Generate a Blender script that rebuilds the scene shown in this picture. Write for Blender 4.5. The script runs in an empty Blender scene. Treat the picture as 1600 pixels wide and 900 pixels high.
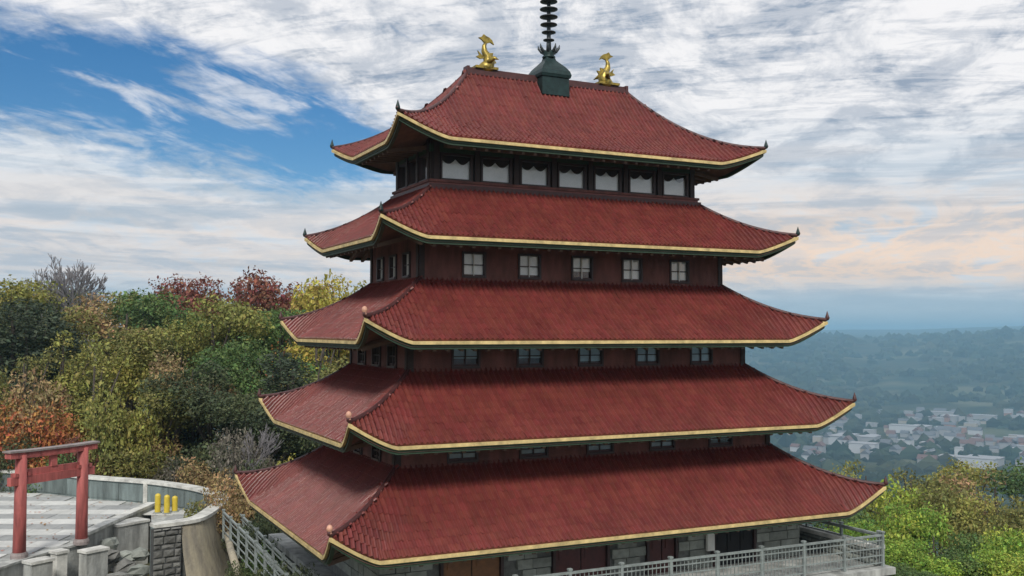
import bpy, math, random
import numpy as np
from mathutils import Vector, Matrix
random.seed(11); rng = np.random.default_rng(11)
S = bpy.context.scene
COL = S.collection
R = math.radians

# ------------------------------------------------------------------ camera
cd = bpy.data.cameras.new('camera'); cam = bpy.data.objects.new('camera', cd); COL.objects.link(cam)
cd.sensor_width = 36; cd.lens = 1559.6/1600*36
cd.clip_start = 0.3; cd.clip_end = 40000
CAM = Vector((-16.5026, -30.6338, 9.3427))
fw = Vector((0.441178, 0.896414, 0.042462)); rt = Vector((0.897188, -0.441646, 0.001848)); up = Vector((-0.020410, -0.037282, 0.999096))
m = Matrix((rt, up, -fw)).transposed().to_4x4(); m.translation = CAM
cam.matrix_world = m
S.camera = cam

# ------------------------------------------------------------------ world
SUN_EL, SUN_AZ = R(42), R(208)          # azimuth measured from +y towards +x: high, behind the camera
w = bpy.data.worlds.new('World'); S.world = w; w.use_nodes = True
nt = w.node_tree; nt.nodes.clear()
def N(t, **k):
    n = nt.nodes.new(t)
    for a, b in k.items(): setattr(n, a, b)
    return n
def lk(a, b): nt.links.new(a, b)
def M(op, a, b=None, c=None, clamp=False):
    n = N('ShaderNodeMath', operation=op); n.use_clamp = clamp
    for i, v in enumerate((a, b, c)):
        if v is None: continue
        if isinstance(v, (int, float)): n.inputs[i].default_value = v
        else: lk(v, n.inputs[i])
    return n.outputs[0]
def smooth(x, lo, hi):
    n = N('ShaderNodeMapRange', interpolation_type='SMOOTHSTEP')
    lk(x, n.inputs['Value']); n.inputs['From Min'].default_value = lo; n.inputs['From Max'].default_value = hi
    return n.outputs['Result']
def mixc(f, a, b):
    n = N('ShaderNodeMix', data_type='RGBA')
    if isinstance(f, float): n.inputs[0].default_value = f
    else: lk(f, n.inputs[0])
    for i, v in ((6, a), (7, b)):
        if isinstance(v, tuple): n.inputs[i].default_value = (*v, 1)
        else: lk(v, n.inputs[i])
    return n.outputs[2]
def noise(vec, scale, detail=5, rough=.55, dist=0.):
    n = N('ShaderNodeTexNoise'); lk(vec, n.inputs['Vector'])
    n.inputs['Scale'].default_value = scale; n.inputs['Detail'].default_value = detail
    n.inputs['Roughness'].default_value = rough; n.inputs['Distortion'].default_value = dist
    return n.outputs['Fac']
tc = N('ShaderNodeTexCoord'); sx = N('ShaderNodeSeparateXYZ'); lk(tc.outputs['Generated'], sx.inputs[0])
dx, dy, dz = sx.outputs
az = M('MULTIPLY', M('ARCTAN2', dx, dy), 57.2958)
el = M('MULTIPLY', M('ARCSINE', dz), 57.2958)
den = M('ADD', M('MAXIMUM', dz, 0.), .14)
cv = N('ShaderNodeCombineXYZ'); lk(M('DIVIDE', dx, den), cv.inputs[0]); lk(M('DIVIDE', dy, den), cv.inputs[1])
def streak(rot, sc, loc=(0, 0, 0)):
    a = N('ShaderNodeMapping'); lk(cv.outputs[0], a.inputs[0]); a.inputs['Rotation'].default_value = (0, 0, R(rot))
    b = N('ShaderNodeMapping'); lk(a.outputs[0], b.inputs[0]); b.inputs['Scale'].default_value = (*sc, 1); b.inputs['Location'].default_value = loc
    return b.outputs[0]
P = streak(36, (1.15, .75))                                    # cloud streets run towards azimuth 36 degrees
st0 = noise(streak(52, (2.2, .8), (1.3, 4.4, 0)), 2.4, 7, .6, .4); n_mid = noise(P, 2.6, 7, .6, .35); n_fine = noise(P, 8., 6, .65, .5)
# a long clear lane of blue between two cloud sheets, sinking to the right and closing there
wob = M('MULTIPLY', M('SUBTRACT', n_mid, .5), 4.5)
wob = M('ADD', wob, M('MULTIPLY', M('SUBTRACT', n_fine, .5), 3.))
lane = M('SUBTRACT', M('ADD', el, wob), M('SUBTRACT', 13.3, M('MULTIPLY', az, .17)))
wid = M('MINIMUM', M('MULTIPLY', M('SUBTRACT', 24., az), .33), 3.2)
gap = smooth(M('SUBTRACT', wid, M('ABSOLUTE', lane)), -1.0, 1.0)
wisp = M('MAXIMUM', smooth(n_mid, .52, .72), M('MULTIPLY', smooth(st0, .50, .66), .9))
gap = M('MULTIPLY', gap, M('SUBTRACT', 1., M('MULTIPLY', wisp, .72)))
holes = M('MULTIPLY', smooth(n_fine, .60, .78), smooth(el, 12., 20.))
clear = M('MAXIMUM', gap, M('MULTIPLY', holes, .5))
sky = N('ShaderNodeTexSky', sky_type='NISHITA'); sky.sun_disc = False
sky.sun_elevation = SUN_EL; sky.sun_rotation = SUN_AZ; sky.altitude = 300; sky.air_density = 1.0; sky.dust_density = .4; sky.ozone_density = 4.5
b1 = N('ShaderNodeBackground'); hs_ = N('ShaderNodeHueSaturation'); hs_.inputs['Saturation'].default_value = 1.3; lk(sky.outputs[0], hs_.inputs['Color']); lk(hs_.outputs[0], b1.inputs[0]); b1.inputs[1].default_value = .062
# cloud colour: white sheets, blue-grey undersides in streaks, a warm band low down, blue-grey at the horizon
st = noise(streak(36, (1.2, .85), (3.1, 1.7, 0)), 2.6, 9, .66, .4)
rip = noise(streak(40, (.5, 1.5), (.7, 5.2, 0)), 9., 6, .65, .5)
grey = smooth(st, .44, .60)
grey2 = M('ADD', M('MULTIPLY', grey, .62), M('MULTIPLY', smooth(M('ADD', M('MULTIPLY', n_fine, .3), M('MULTIPLY', rip, .7)), .46, .62), M('ADD', .22, M('MULTIPLY', smooth(el, 7., 15.), .28))), clamp=True)
cc = mixc(grey2, (.72, .71, .715), (.24, .29, .37))
cc = mixc(M('MULTIPLY', M('SUBTRACT', 1., smooth(el, 6.5, 13.)), .55), cc, (.37, .45, .53))
warm = M('MULTIPLY', smooth(el, 1.6, 3.2), M('SUBTRACT', 1., smooth(el, 4., 9.)))
warm = M('MULTIPLY', warm, M('ADD', .35, M('MULTIPLY', smooth(az, 15., 40.), .65)))
warm = M('MULTIPLY', warm, smooth(st, .34, .52))
warm = M('MULTIPLY', warm, M('SUBTRACT', 1., M('MULTIPLY', grey, .6)))
lay = N('ShaderNodeCombineXYZ'); lk(M('MULTIPLY', az, .045), lay.inputs[0]); lk(M('MULTIPLY', M('ADD', el, M('MULTIPLY', az, .012)), .75), lay.inputs[1])
ln_ = noise(lay.outputs[0], 1., 6, .6, .6)
far_ = M('SUBTRACT', 1., smooth(el, 6., 12.5))
cc = mixc(M('MULTIPLY', M('MULTIPLY', smooth(ln_, .47, .60), far_), .75), cc, (.30, .38, .46))
cc = mixc(M('MULTIPLY', M('MULTIPLY', smooth(ln_, .52, .38), far_), .45), cc, (.72, .64, .58))
cc = mixc(M('MULTIPLY', warm, .9), cc, (.82, .58, .40))
low = M('SUBTRACT', 1., smooth(el, .3, 3.4))
cc = mixc(M('MULTIPLY', low, .92), cc, (.33, .41, .46))
b2 = N('ShaderNodeBackground'); lk(cc, b2.inputs[0]); b2.inputs[1].default_value = 1.0
mx = N('ShaderNodeMixShader'); lk(clear, mx.inputs[0]); lk(b2.outputs[0], mx.inputs[1]); lk(b1.outputs[0], mx.inputs[2])
wo = N('ShaderNodeOutputWorld'); lk(mx.outputs[0], wo.inputs[0])
w.cycles.sampling_method = 'MANUAL'; w.cycles.sample_map_resolution = 512

sl = bpy.data.lights.new('sun', 'SUN'); sl.energy = 2.2; sl.angle = R(12); sl.color = (1, .95, .87)
so = bpy.data.objects.new('sun', sl); COL.objects.link(so)
sd = Vector((math.sin(SUN_AZ)*math.cos(SUN_EL), math.cos(SUN_AZ)*math.cos(SUN_EL), math.sin(SUN_EL)))
so.rotation_euler = sd.to_track_quat('Z', 'Y').to_euler(); so.location = (-20, -40, 60)
S.view_settings.view_transform = 'Standard'; S.view_settings.look = 'None'; S.view_settings.exposure = .42; S.view_settings.gamma = 1
S.cycles.max_bounces = 6; S.cycles.volume_bounces = 1; S.cycles.transparent_max_bounces = 6

# ------------------------------------------------------------------ materials
def mat(name, col, rough=.7, var=.25, scale=3., col2=None, bump=0., bscale=20., metal=0., spec=.5, island=0., trans=0., hue=.04, zs=1.):
    """procedural: base colour varied by two noises (and per loose piece), optional fine relief"""
    m_ = bpy.data.materials.new(name); m_.use_nodes = True; t = m_.node_tree; ns, ls = t.nodes, t.links
    p = ns['Principled BSDF']; p.inputs['Roughness'].default_value = rough; p.inputs['Metallic'].default_value = metal
    p.inputs['Specular IOR Level'].default_value = spec
    co = ns.new('ShaderNodeNewGeometry')
    n1 = ns.new('ShaderNodeTexNoise'); n1.inputs['Scale'].default_value = scale; n1.inputs['Detail'].default_value = 6; n1.inputs['Roughness'].default_value = .65
    mpn = ns.new('ShaderNodeMapping'); mpn.inputs['Scale'].default_value = (1, 1, zs); ls.new(co.outputs['Position'], mpn.inputs[0]); ls.new(mpn.outputs[0], n1.inputs['Vector'])
    r = ns.new('ShaderNodeValToRGB'); c2 = col2 or tuple(c*(1-var) for c in col)
    r.color_ramp.elements[0].position = .33; r.color_ramp.elements[1].position = .68
    r.color_ramp.elements[0].color = (*c2, 1); r.color_ramp.elements[1].color = (*(tuple(min(1, c*(1+var*.6)) for c in col) if not col2 else col), 1)
    ls.new(n1.outputs['Fac'], r.inputs[0]); out = r.outputs[0]
    if island:
        g = ns.new('ShaderNodeNewGeometry'); oi = ns.new('ShaderNodeObjectInfo'); ad = ns.new('ShaderNodeMath'); ad.operation = 'ADD'
        ls.new(g.outputs['Random Per Island'], ad.inputs[0]); ls.new(oi.outputs['Random'], ad.inputs[1])
        fr = ns.new('ShaderNodeMath'); fr.operation = 'FRACT'; ls.new(ad.outputs[0], fr.inputs[0])
        mr = ns.new('ShaderNodeMapRange'); mr.inputs['To Min'].default_value = 1-island; mr.inputs['To Max'].default_value = 1+island; ls.new(fr.outputs[0], mr.inputs[0])
        hs = ns.new('ShaderNodeHueSaturation'); ls.new(mr.outputs[0], hs.inputs['Value']); ls.new(out, hs.inputs['Color'])
        h2 = ns.new('ShaderNodeMapRange'); h2.inputs['To Min'].default_value = .5-island*hue; h2.inputs['To Max'].default_value = .5+island*hue
        f2 = ns.new('ShaderNodeMath'); f2.operation = 'MULTIPLY'; f2.inputs[1].default_value = 7.31; ls.new(fr.outputs[0], f2.inputs[0])
        f3 = ns.new('ShaderNodeMath'); f3.operation = 'FRACT'; ls.new(f2.outputs[0], f3.inputs[0]); ls.new(f3.outputs[0], h2.inputs[0]); ls.new(h2.outputs[0], hs.inputs['Hue'])
        out = hs.outputs[0]
    ls.new(out, p.inputs['Base Color'])
    if bump:
        n2 = ns.new('ShaderNodeTexNoise'); n2.inputs['Scale'].default_value = bscale; n2.inputs['Detail'].default_value = 6; ls.new(co.outputs['Position'], n2.inputs['Vector'])
        b = ns.new('ShaderNodeBump'); b.inputs['Strength'].default_value = bump; b.inputs['Distance'].default_value = .05
        ls.new(n2.outputs['Fac'], b.inputs['Height']); ls.new(b.outputs[0], p.inputs['Normal'])
    if trans:
        tr = ns.new('ShaderNodeBsdfTranslucent'); ls.new(out, tr.inputs[0]); ms = ns.new('ShaderNodeMixShader'); ms.inputs[0].default_value = trans
        ls.new(p.outputs[0], ms.inputs[1]); ls.new(tr.outputs[0], ms.inputs[2]); ls.new(ms.outputs[0], ns['Material Output'].inputs[0])
    return m_
MT = dict(
    tile=mat('glazed_red_tile', (.160, .035, .029), .38, .22, .7, bump=.25, bscale=14, island=.13, spec=.42),
    green=mat('dark_green_board', (.025, .055, .03), .6, .3, 3),
    deck=mat('roof_deck_red', (.10, .02, .02), .7),
    hip=mat('hip_tile_dark_red', (.075, .025, .024), .5, .3, 4),
    gold=mat('cream_gold_trim', (.62, .48, .22), .55, .38, 3.5, bump=.1),
    soffit=mat('brown_soffit', (.16, .10, .075), .7, .3, 3),
    brown=mat('dark_brown_timber', (.035, .02, .018), .65, .3, 6, bump=.2),
    brick=mat('maroon_painted_wall', (.17, .062, .05), .75, .5, 2.2, zs=.3, bump=.4, bscale=30),
    brickcol=mat('maroon_brick', (.17, .06, .048), .8, .25, 3., bump=.3, bscale=30, island=.25),
    parapet=mat('dusty_red_parapet', (.24, .085, .075), .7, .25, 3, bump=.15),
    blind=mat('white_blind', (.82, .83, .84), .6, .1, 3),
    blindblue=mat('pale_blue_blind', (.40, .48, .55), .6, .2, 3),
    frame=mat('window_frame_dark', (.045, .022, .022), .5),
    bronze=mat('green_bronze', (.014, .036, .035), .5, .45, 5, metal=.3, bump=.2),
    iron=mat('blackened_metal', (.055, .065, .07), .5, .3, 5, metal=.4),
    goldleaf=mat('gilded_metal', (.50, .36, .07), .4, .5, 7, col2=(.12, .10, .03), metal=.55),
    terra=mat('salmon_ceramic', (.60, .32, .22), .5, .2, 6),
    stone=mat('grey_green_stone', (.27, .29, .26), .85, .3, 3, bump=.5, bscale=12, island=.22),
    rubble=mat('rubble_stone', (.15, .15, .14), .9, .45, 3, bump=.6, bscale=9, island=.38),
    mortar=mat('mortar_grey', (.16, .165, .155), .95, .3, 5, bump=.4),
    mortdark=mat('dark_mortar', (.07, .072, .07), .95, .3, 5, bump=.4),
    coping=mat('pale_concrete_coping', (.60, .60, .56), .85, .4, 1.6, bump=.3),
    concrete=mat('weathered_concrete', (.38, .39, .37), .9, .5, 2.2, zs=.2, bump=.4, bscale=8),
    tan=mat('tan_render', (.44, .39, .28), .9, .3, 2.4, zs=.16, col2=(.22, .20, .165), bump=.4, bscale=7),
    slabL=mat('pale_paving_slab', (.55, .555, .53), .85, .15, 2, bump=.2, island=.10),
    slabD=mat('grey_paving_slab', (.34, .35, .345), .85, .2, 2, bump=.2, island=.14),
    inner=mat('inner_parapet_stone', (.15, .185, .18), .85, .5, 2.2, zs=.2, bump=.4, island=.25),
    torii=mat('weathered_vermilion_paint', (.39, .10, .09), .7, .5, 4., zs=.15, bump=.25),
    toriitop=mat('grey_lead_cap', (.26, .22, .21), .6, .3, 4),
    yellow=mat('yellow_paint', (.62, .47, .05), .5, .15, 4),
    rail=mat('galvanised_rail', (.30, .34, .33), .5, .3, 4, metal=.3),
    door=mat('brown_door', (.20, .085, .03), .55, .35, 5),
    doordark=mat('dark_red_door', (.075, .016, .016), .5, .3, 5),
    dark=mat('dark_interior', (.012, .012, .014), .8, .1),
    cream=mat('white_paint', (.7, .7, .66), .6, .1),
    bark=mat('bark_grey_brown', (.085, .07, .058), .9, .35, 5, bump=.5),
    barkpale=mat('bark_purple_grey', (.20, .19, .20), .9, .3, 5),
    earth=mat('hillside_soil_and_litter', (.10, .085, .05), .95, .4, .25, col2=(.045, .055, .028), bump=.5, bscale=2),
)
# glass with the sky in it: clear pane over whatever stands behind
g = bpy.data.materials.new('window_glass'); g.use_nodes = True; t = g.node_tree
tp = t.nodes.new('ShaderNodeBsdfTransparent'); gl = t.nodes.new('ShaderNodeBsdfGlossy'); gl.inputs['Roughness'].default_value = .04
fz = t.nodes.new('ShaderNodeFresnel'); fz.inputs[0].default_value = 1.5; wv = t.nodes.new('ShaderNodeTexNoise'); wv.inputs['Scale'].default_value = 3
bp = t.nodes.new('ShaderNodeBump'); bp.inputs['Strength'].default_value = .05; t.links.new(wv.outputs['Fac'], bp.inputs['Height']); t.links.new(bp.outputs[0], gl.inputs['Normal'])
ms = t.nodes.new('ShaderNodeMixShader'); t.links.new(fz.outputs[0], ms.inputs[0]); t.links.new(tp.outputs[0], ms.inputs[1]); t.links.new(gl.outputs[0], ms.inputs[2])
t.links.new(ms.outputs[0], t.nodes['Material Output'].inputs[0]); MT['glass'] = g
def leafmat(name, col, col2, var=.55): return mat(name, col, .65, 0, .35, col2=col2, island=var, trans=.28, spec=.3, hue=.06)
LF = dict(
    yellowgreen=leafmat('leaf_yellow_green', (0.371, 0.346, 0.083), (0.192, 0.211, 0.064)),
    olive=leafmat('leaf_olive', (0.278, 0.259, 0.069), (0.129, 0.148, 0.055)),
    green=leafmat('leaf_green', (0.148, 0.228, 0.059), (0.069, 0.119, 0.050)),
    dark=leafmat('leaf_dark_green', (.11, .13, .055), (.05, .07, .04)),
    teal=leafmat('needle_blue_green', (.092, .115, .062), (.045, .066, .045)),
    rust=leafmat('leaf_rust', (0.461, 0.179, 0.058), (0.282, 0.141, 0.058)),
    maroon=leafmat('leaf_maroon', (0.269, 0.090, 0.064), (0.179, 0.090, 0.058)),
    tan=leafmat('leaf_tan', (0.436, 0.297, 0.140), (0.219, 0.178, 0.090)),
    yellow=leafmat('leaf_golden', (0.500, 0.422, 0.077), (0.333, 0.294, 0.077)),
    bright=leafmat('leaf_bright_green', (0.315, 0.450, 0.068), (0.135, 0.240, 0.045)),
    lime=leafmat('leaf_lime', (0.435, 0.500, 0.083), (0.210, 0.300, 0.053)),
    greybrown=leafmat('leaf_grey_brown', (0.259, 0.228, 0.169), (0.140, 0.134, 0.109)),
)

# ------------------------------------------------------------------ mesh helpers
class MB:
    def __init__(s): s.v = []; s.f = []; s.mi = []; s.cur = 0
    def add(s, vs, fs):
        o = len(s.v); s.v += [tuple(v) for v in vs]; s.f += [tuple(i+o for i in f) for f in fs]; s.mi += [s.cur]*len(fs); return s
    def box(s, x0, x1, y0, y1, z0, z1, mtx=None):
        vs = [Vector((x, y, z)) for z in (z0, z1) for x, y in ((x0, y0), (x1, y0), (x1, y1), (x0, y1))]
        if mtx: vs = [mtx @ v for v in vs]
        return s.add(vs, [(3, 2, 1, 0), (4, 5, 6, 7), (0, 1, 5, 4), (1, 2, 6, 5), (2, 3, 7, 6), (3, 0, 4, 7)])
    def bar(s, a, b, wx, wz):
        """box beam from a to b, section wx by wz"""
        a, b = Vector(a), Vector(b); d = (b-a).normalized(); u = Vector((0, 0, 1)) if abs(d.z) < .95 else Vector((1, 0, 0))
        r = d.cross(u).normalized(); u = r.cross(d)
        vs = [p + r*sx_*wx/2 + u*sz*wz/2 for p in (a, b) for sx_, sz in ((-1, -1), (1, -1), (1, 1), (-1, 1))]
        return s.add(vs, [(0, 1, 2, 3), (7, 6, 5, 4), (0, 4, 5, 1), (1, 5, 6, 2), (2, 6, 7, 3), (3, 7, 4, 0)])
    def tube(s, pts, rad, n=8, cap=True):
        pts = [Vector(p) for p in pts]; rad = [rad]*len(pts) if isinstance(rad, (int, float)) else rad
        vs = []; pr = None
        for i, p in enumerate(pts):
            d = (pts[min(i+1, len(pts)-1)] - pts[max(i-1, 0)]).normalized()
            if pr is None: pr = d.cross(Vector((0, 0, 1)) if abs(d.z) < .9 else Vector((1, 0, 0))).normalized()
            r = (pr - d*pr.dot(d)).normalized(); pr = r; u = r.cross(d)
            vs += [p + (r*math.cos(2*math.pi*k/n) + u*math.sin(2*math.pi*k/n))*rad[i] for k in range(n)]
        fs = [(i*n+k, i*n+(k+1) % n, (i+1)*n+(k+1) % n, (i+1)*n+k) for i in range(len(pts)-1) for k in range(n)]
        if cap: fs += [tuple(range(n))[::-1], tuple((len(pts)-1)*n+k for k in range(n))]
        return s.add(vs, fs)
    def lathe(s, prof, n=16, c=(0, 0, 0), sq=False):
        vs = []; off = math.pi/4 if sq else 0
        for r, z in prof: vs += [(c[0]+r*math.cos(off+2*math.pi*k/n), c[1]+r*math.sin(off+2*math.pi*k/n), c[2]+z) for k in range(n)]
        fs = [(i*n+k, i*n+(k+1) % n, (i+1)*n+(k+1) % n, (i+1)*n+k) for i in range(len(prof)-1) for k in range(n)]
        fs += [tuple(range(n))[::-1], tuple((len(prof)-1)*n+k for k in range(n))]
        return s.add(vs, fs)
    def build(s, name, mt, parent=None, smooth=False, kind=None, origin=None):
        me = bpy.data.meshes.new(name); o_ = Vector(origin) if origin is not None else (base(parent) if parent else Vector())
        me.from_pydata([(v[0]-o_.x, v[1]-o_.y, v[2]-o_.z) for v in s.v], [], s.f)
        ms_ = mt if isinstance(mt, (list, tuple)) else [mt]
        for k in ms_: me.materials.append(MT[k] if isinstance(k, str) else k)
        if len(ms_) > 1: me.polygons.foreach_set('material_index', s.mi)
        if smooth: me.polygons.foreach_set('use_smooth', [True]*len(me.polygons))
        me.update(); o = bpy.data.objects.new(name, me); COL.objects.link(o)
        if parent: o.parent = parent; o.location = o_ - base(parent)
        else: o.location = o_
        BASE[o.name] = o_ if (parent or origin is not None) else Vector()
        if kind: o['kind'] = kind
        return o
BASE = {}
def base(o): return BASE.get(o.name, Vector())
def tag(o, label=None, cat=None, group=None, kind=None):
    if label: o['label'] = label
    if cat: o['category'] = cat
    if group: o['group'] = group
    if kind: o['kind'] = kind
    return o
def thing(name, loc, label, cat, group=None, rz=0, sc=None):
    o = bpy.data.objects.new(name, None); COL.objects.link(o); o.location = loc; o.rotation_euler = (0, 0, rz); o.empty_display_size = .5
    if sc: o.scale = sc
    BASE[o.name] = Vector(loc)
    return tag(o, label, cat, group)
def inst(src, name, parent, loc=(0, 0, 0), mtx=None):
    o = src.copy(); o.name = name; COL.objects.link(o); o.parent = parent
    if mtx is not None: o.matrix_local = mtx
    else: o.location = loc
    return o
def npmesh(name, V, F, mt, parent=None, kind=None, smooth=False):
    """V (n,3), F (m,4) quads"""
    me = bpy.data.meshes.new(name); b = base(parent) if parent else Vector(); V = np.asarray(V, float) - np.array(b)
    me.vertices.add(len(V)); me.vertices.foreach_set('co', V.ravel().astype(np.float32))
    k = F.shape[1]
    me.loops.add(F.size); me.loops.foreach_set('vertex_index', F.ravel().astype(np.int32))
    me.polygons.add(len(F)); me.polygons.foreach_set('loop_start', np.arange(0, F.size, k, dtype=np.int32)); me.polygons.foreach_set('loop_total', np.full(len(F), k, dtype=np.int32))
    me.materials.append(MT[mt] if isinstance(mt, str) else mt)
    me.polygons.foreach_set('use_smooth', [bool(smooth)]*len(F))
    me.update(calc_edges=True); me.validate()
    o = bpy.data.objects.new(name, me); COL.objects.link(o)
    if parent: o.parent = parent
    BASE[o.name] = b
    if kind: o['kind'] = kind
    return o

# ------------------------------------------------------------------ terrain
def hsh(a): return np.sin(a*1.7+.3)*.5 + np.sin(a*3.9+1.1)*.3 + np.sin(a*9.1+2.)*.2
def sst(x, a, b):
    t_ = np.clip((x-a)/(b-a), 0, 1); return t_*t_*(3-2*t_)
def ground(x, y):
    x = np.asarray(x, float); y = np.asarray(y, float)
    s = .966*x + .26*y
    z = -0.75 - 172*(1-np.exp(-np.maximum(s-12, 0)/270.))
    z = z + 5*sst(y - .4*x, 45, 130)*(s < 400)                      # the wood rises gently behind the plaza
    r = np.hypot(x-CAM.x, y-CAM.y); a = np.arctan2(x-CAM.x, y-CAM.y)
    z = z - 2.2*sst(-y - 12, 0, 30)*(s < 60)
    rise = sst(r, 2050 + 260*hsh(a*6), 4700)
    z = z + rise*(150 + 13*hsh(a*7+1.3) + 30*sst(a, R(46), R(56))) + 14*rise*(1-rise)*hsh(a*31+r*.004)*2
    z = z + sst(r, 6000, 9500)*(52 + 10*hsh(a*5+2))
    z = z + 3*np.sin(x*.011+1)*np.sin(y*.013)*sst(r, 300, 900)
    return z
rad = np.concatenate([[0.01], np.geomspace(4, 15000, 150)]); ang = np.linspace(0, 2*np.pi, 241)[:-1]
rr, aa = np.meshgrid(rad, ang, indexing='ij'); gx = CAM.x + rr*np.sin(aa); gy = CAM.y + rr*np.cos(aa)
V = np.stack([gx, gy, ground(gx, gy)], -1).reshape(-1, 3); nA = len(ang)
i, j = np.meshgrid(np.arange(len(rad)-1), np.arange(nA), indexing='ij'); j2 = (j+1) % nA
F = np.stack([i*nA+j, (i+1)*nA+j, (i+1)*nA+j2, i*nA+j2], -1).reshape(-1, 4)
gm = bpy.data.materials.new('ground_cover'); gm.use_nodes = True; t = gm.node_tree; ns, ls = t.nodes, t.links
gco = ns.new('ShaderNodeNewGeometry')
def gnoise(sc, det=6):
    n_ = ns.new('ShaderNodeTexNoise'); n_.inputs['Scale'].default_value = sc; n_.inputs['Detail'].default_value = det; ls.new(gco.outputs['Position'], n_.inputs['Vector']); return n_.outputs['Fac']
def gramp(f, stops):
    r_ = ns.new('ShaderNodeValToRGB'); e = r_.color_ramp.elements
    e[0].position, e[0].color = stops[0][0], (*stops[0][1], 1); e[1].position, e[1].color = stops[-1][0], (*stops[-1][1], 1)
    for p_, c_ in stops[1:-1]: q = e.new(p_); q.color = (*c_, 1)
    ls.new(f, r_.inputs[0]); return r_.outputs[0]
def gmix(f, a, b, mode='MIX'):
    n_ = ns.new('ShaderNodeMix'); n_.data_type = 'RGBA'; n_.blend_type = mode
    if isinstance(f, float): n_.inputs[0].default_value = f
    else: ls.new(f, n_.inputs[0])
    ls.new(a, n_.inputs[6]); ls.new(b, n_.inputs[7]); return n_.outputs[2]
near_c = gramp(gnoise(.35), [(.3, (.035, .045, .02)), (.5, (.09, .08, .04)), (.7, (.14, .11, .06))])
wood = gramp(gnoise(.012, 9), [(.3, (.012, .026, .018)), (.45, (.03, .042, .022)), (.58, (.055, .052, .026)), (.7, (.034, .05, .024))])
field = gramp(gnoise(.0035, 4), [(.55, (0, 0, 0)), (.62, (1, 1, 1))])
fieldc = gramp(gnoise(.006, 3), [(.35, (.07, .09, .045)), (.6, (.12, .115, .07))])
far_c = gmix(field, wood, fieldc)
dist = ns.new('ShaderNodeVectorMath'); dist.operation = 'LENGTH'; ls.new(gco.outputs['Position'], dist.inputs[0])
dm = ns.new('ShaderNodeMapRange'); dm.inputs['From Min'].default_value = 120; dm.inputs['From Max'].default_value = 500; ls.new(dist.outputs['Value'], dm.inputs[0])
ls.new(gmix(dm.outputs[0], near_c, far_c), ns['Principled BSDF'].inputs['Base Color']); ns['Principled BSDF'].inputs['Roughness'].default_value = .95
ns['Principled BSDF'].inputs['Specular IOR Level'].default_value = .1
npmesh('ground', V, F, gm, kind='structure', smooth=True)

# ------------------------------------------------------------------ pagoda
DECK = 1.7
pag = thing('pagoda', (0, 0, DECK), 'five-roofed red tiled pagoda tower with gold eaves standing on its stone terrace', 'pagoda')
# per tier: half sizes of the eave (corner to corner), tip height, eave height, half sizes and height of the top edge
TIER = [dict(L=6.77, W=3.37, zt=15.71, zm=15.17, l=3.08, w=0.0, ztop=18.1, dr=1.75, a=.45, k=2.),
        dict(L=7.51, W=4.11, zt=12.62, zm=12.10, l=5.12, w=1.72, ztop=13.82, dr=1.5, a=.8, k=2.),
        dict(L=8.17, W=4.77, zt=9.70, zm=9.07, l=5.60, w=2.20, ztop=10.98, dr=1.45, a=.82, k=2.),
        dict(L=8.77, W=5.37, zt=6.95, zm=6.26, l=6.14, w=2.74, ztop=8.22, dr=1.4, a=.82, k=2.),
        dict(L=9.44, W=6.04, zt=4.20, zm=3.43, l=6.72, w=3.32, ztop=5.48, dr=1.4, a=.82, k=2.)]
def half(T, side): return (T['L'], T['l'], T['W'], T['w']) if side in (0, 2) else (T['W'], T['w'], T['L'], T['l'])
def surf(T, side, a, v):
    """point of the roof slope: a along the eave, v 0 at the eave to 1 at the top edge"""
    A0, A1, B0, B1 = half(T, side)
    a = np.asarray(a, float); v = np.asarray(v, float)
    d = np.maximum(A0 + (A1-A0)*v - np.abs(a), 0)
    h = np.maximum(0, 1 - d/T['dr'])**1.28
    z = T['zm'] + (T['ztop']-T['zm'])*(T['a']*v + (1-T['a'])*v**T['k']) + (T['zt']-T['zm'])*h*(1-np.clip(v, 0, 1))**2
    b = B0 + (B1-B0)*v - .22*(1-h)*(1-np.clip(v, 0, 1))
    q = {0: (a, -b), 1: (b, a), 2: (-a, b), 3: (-b, -a)}[side]
    return np.stack([q[0]+0*z, q[1]+0*z, z], -1)
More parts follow.
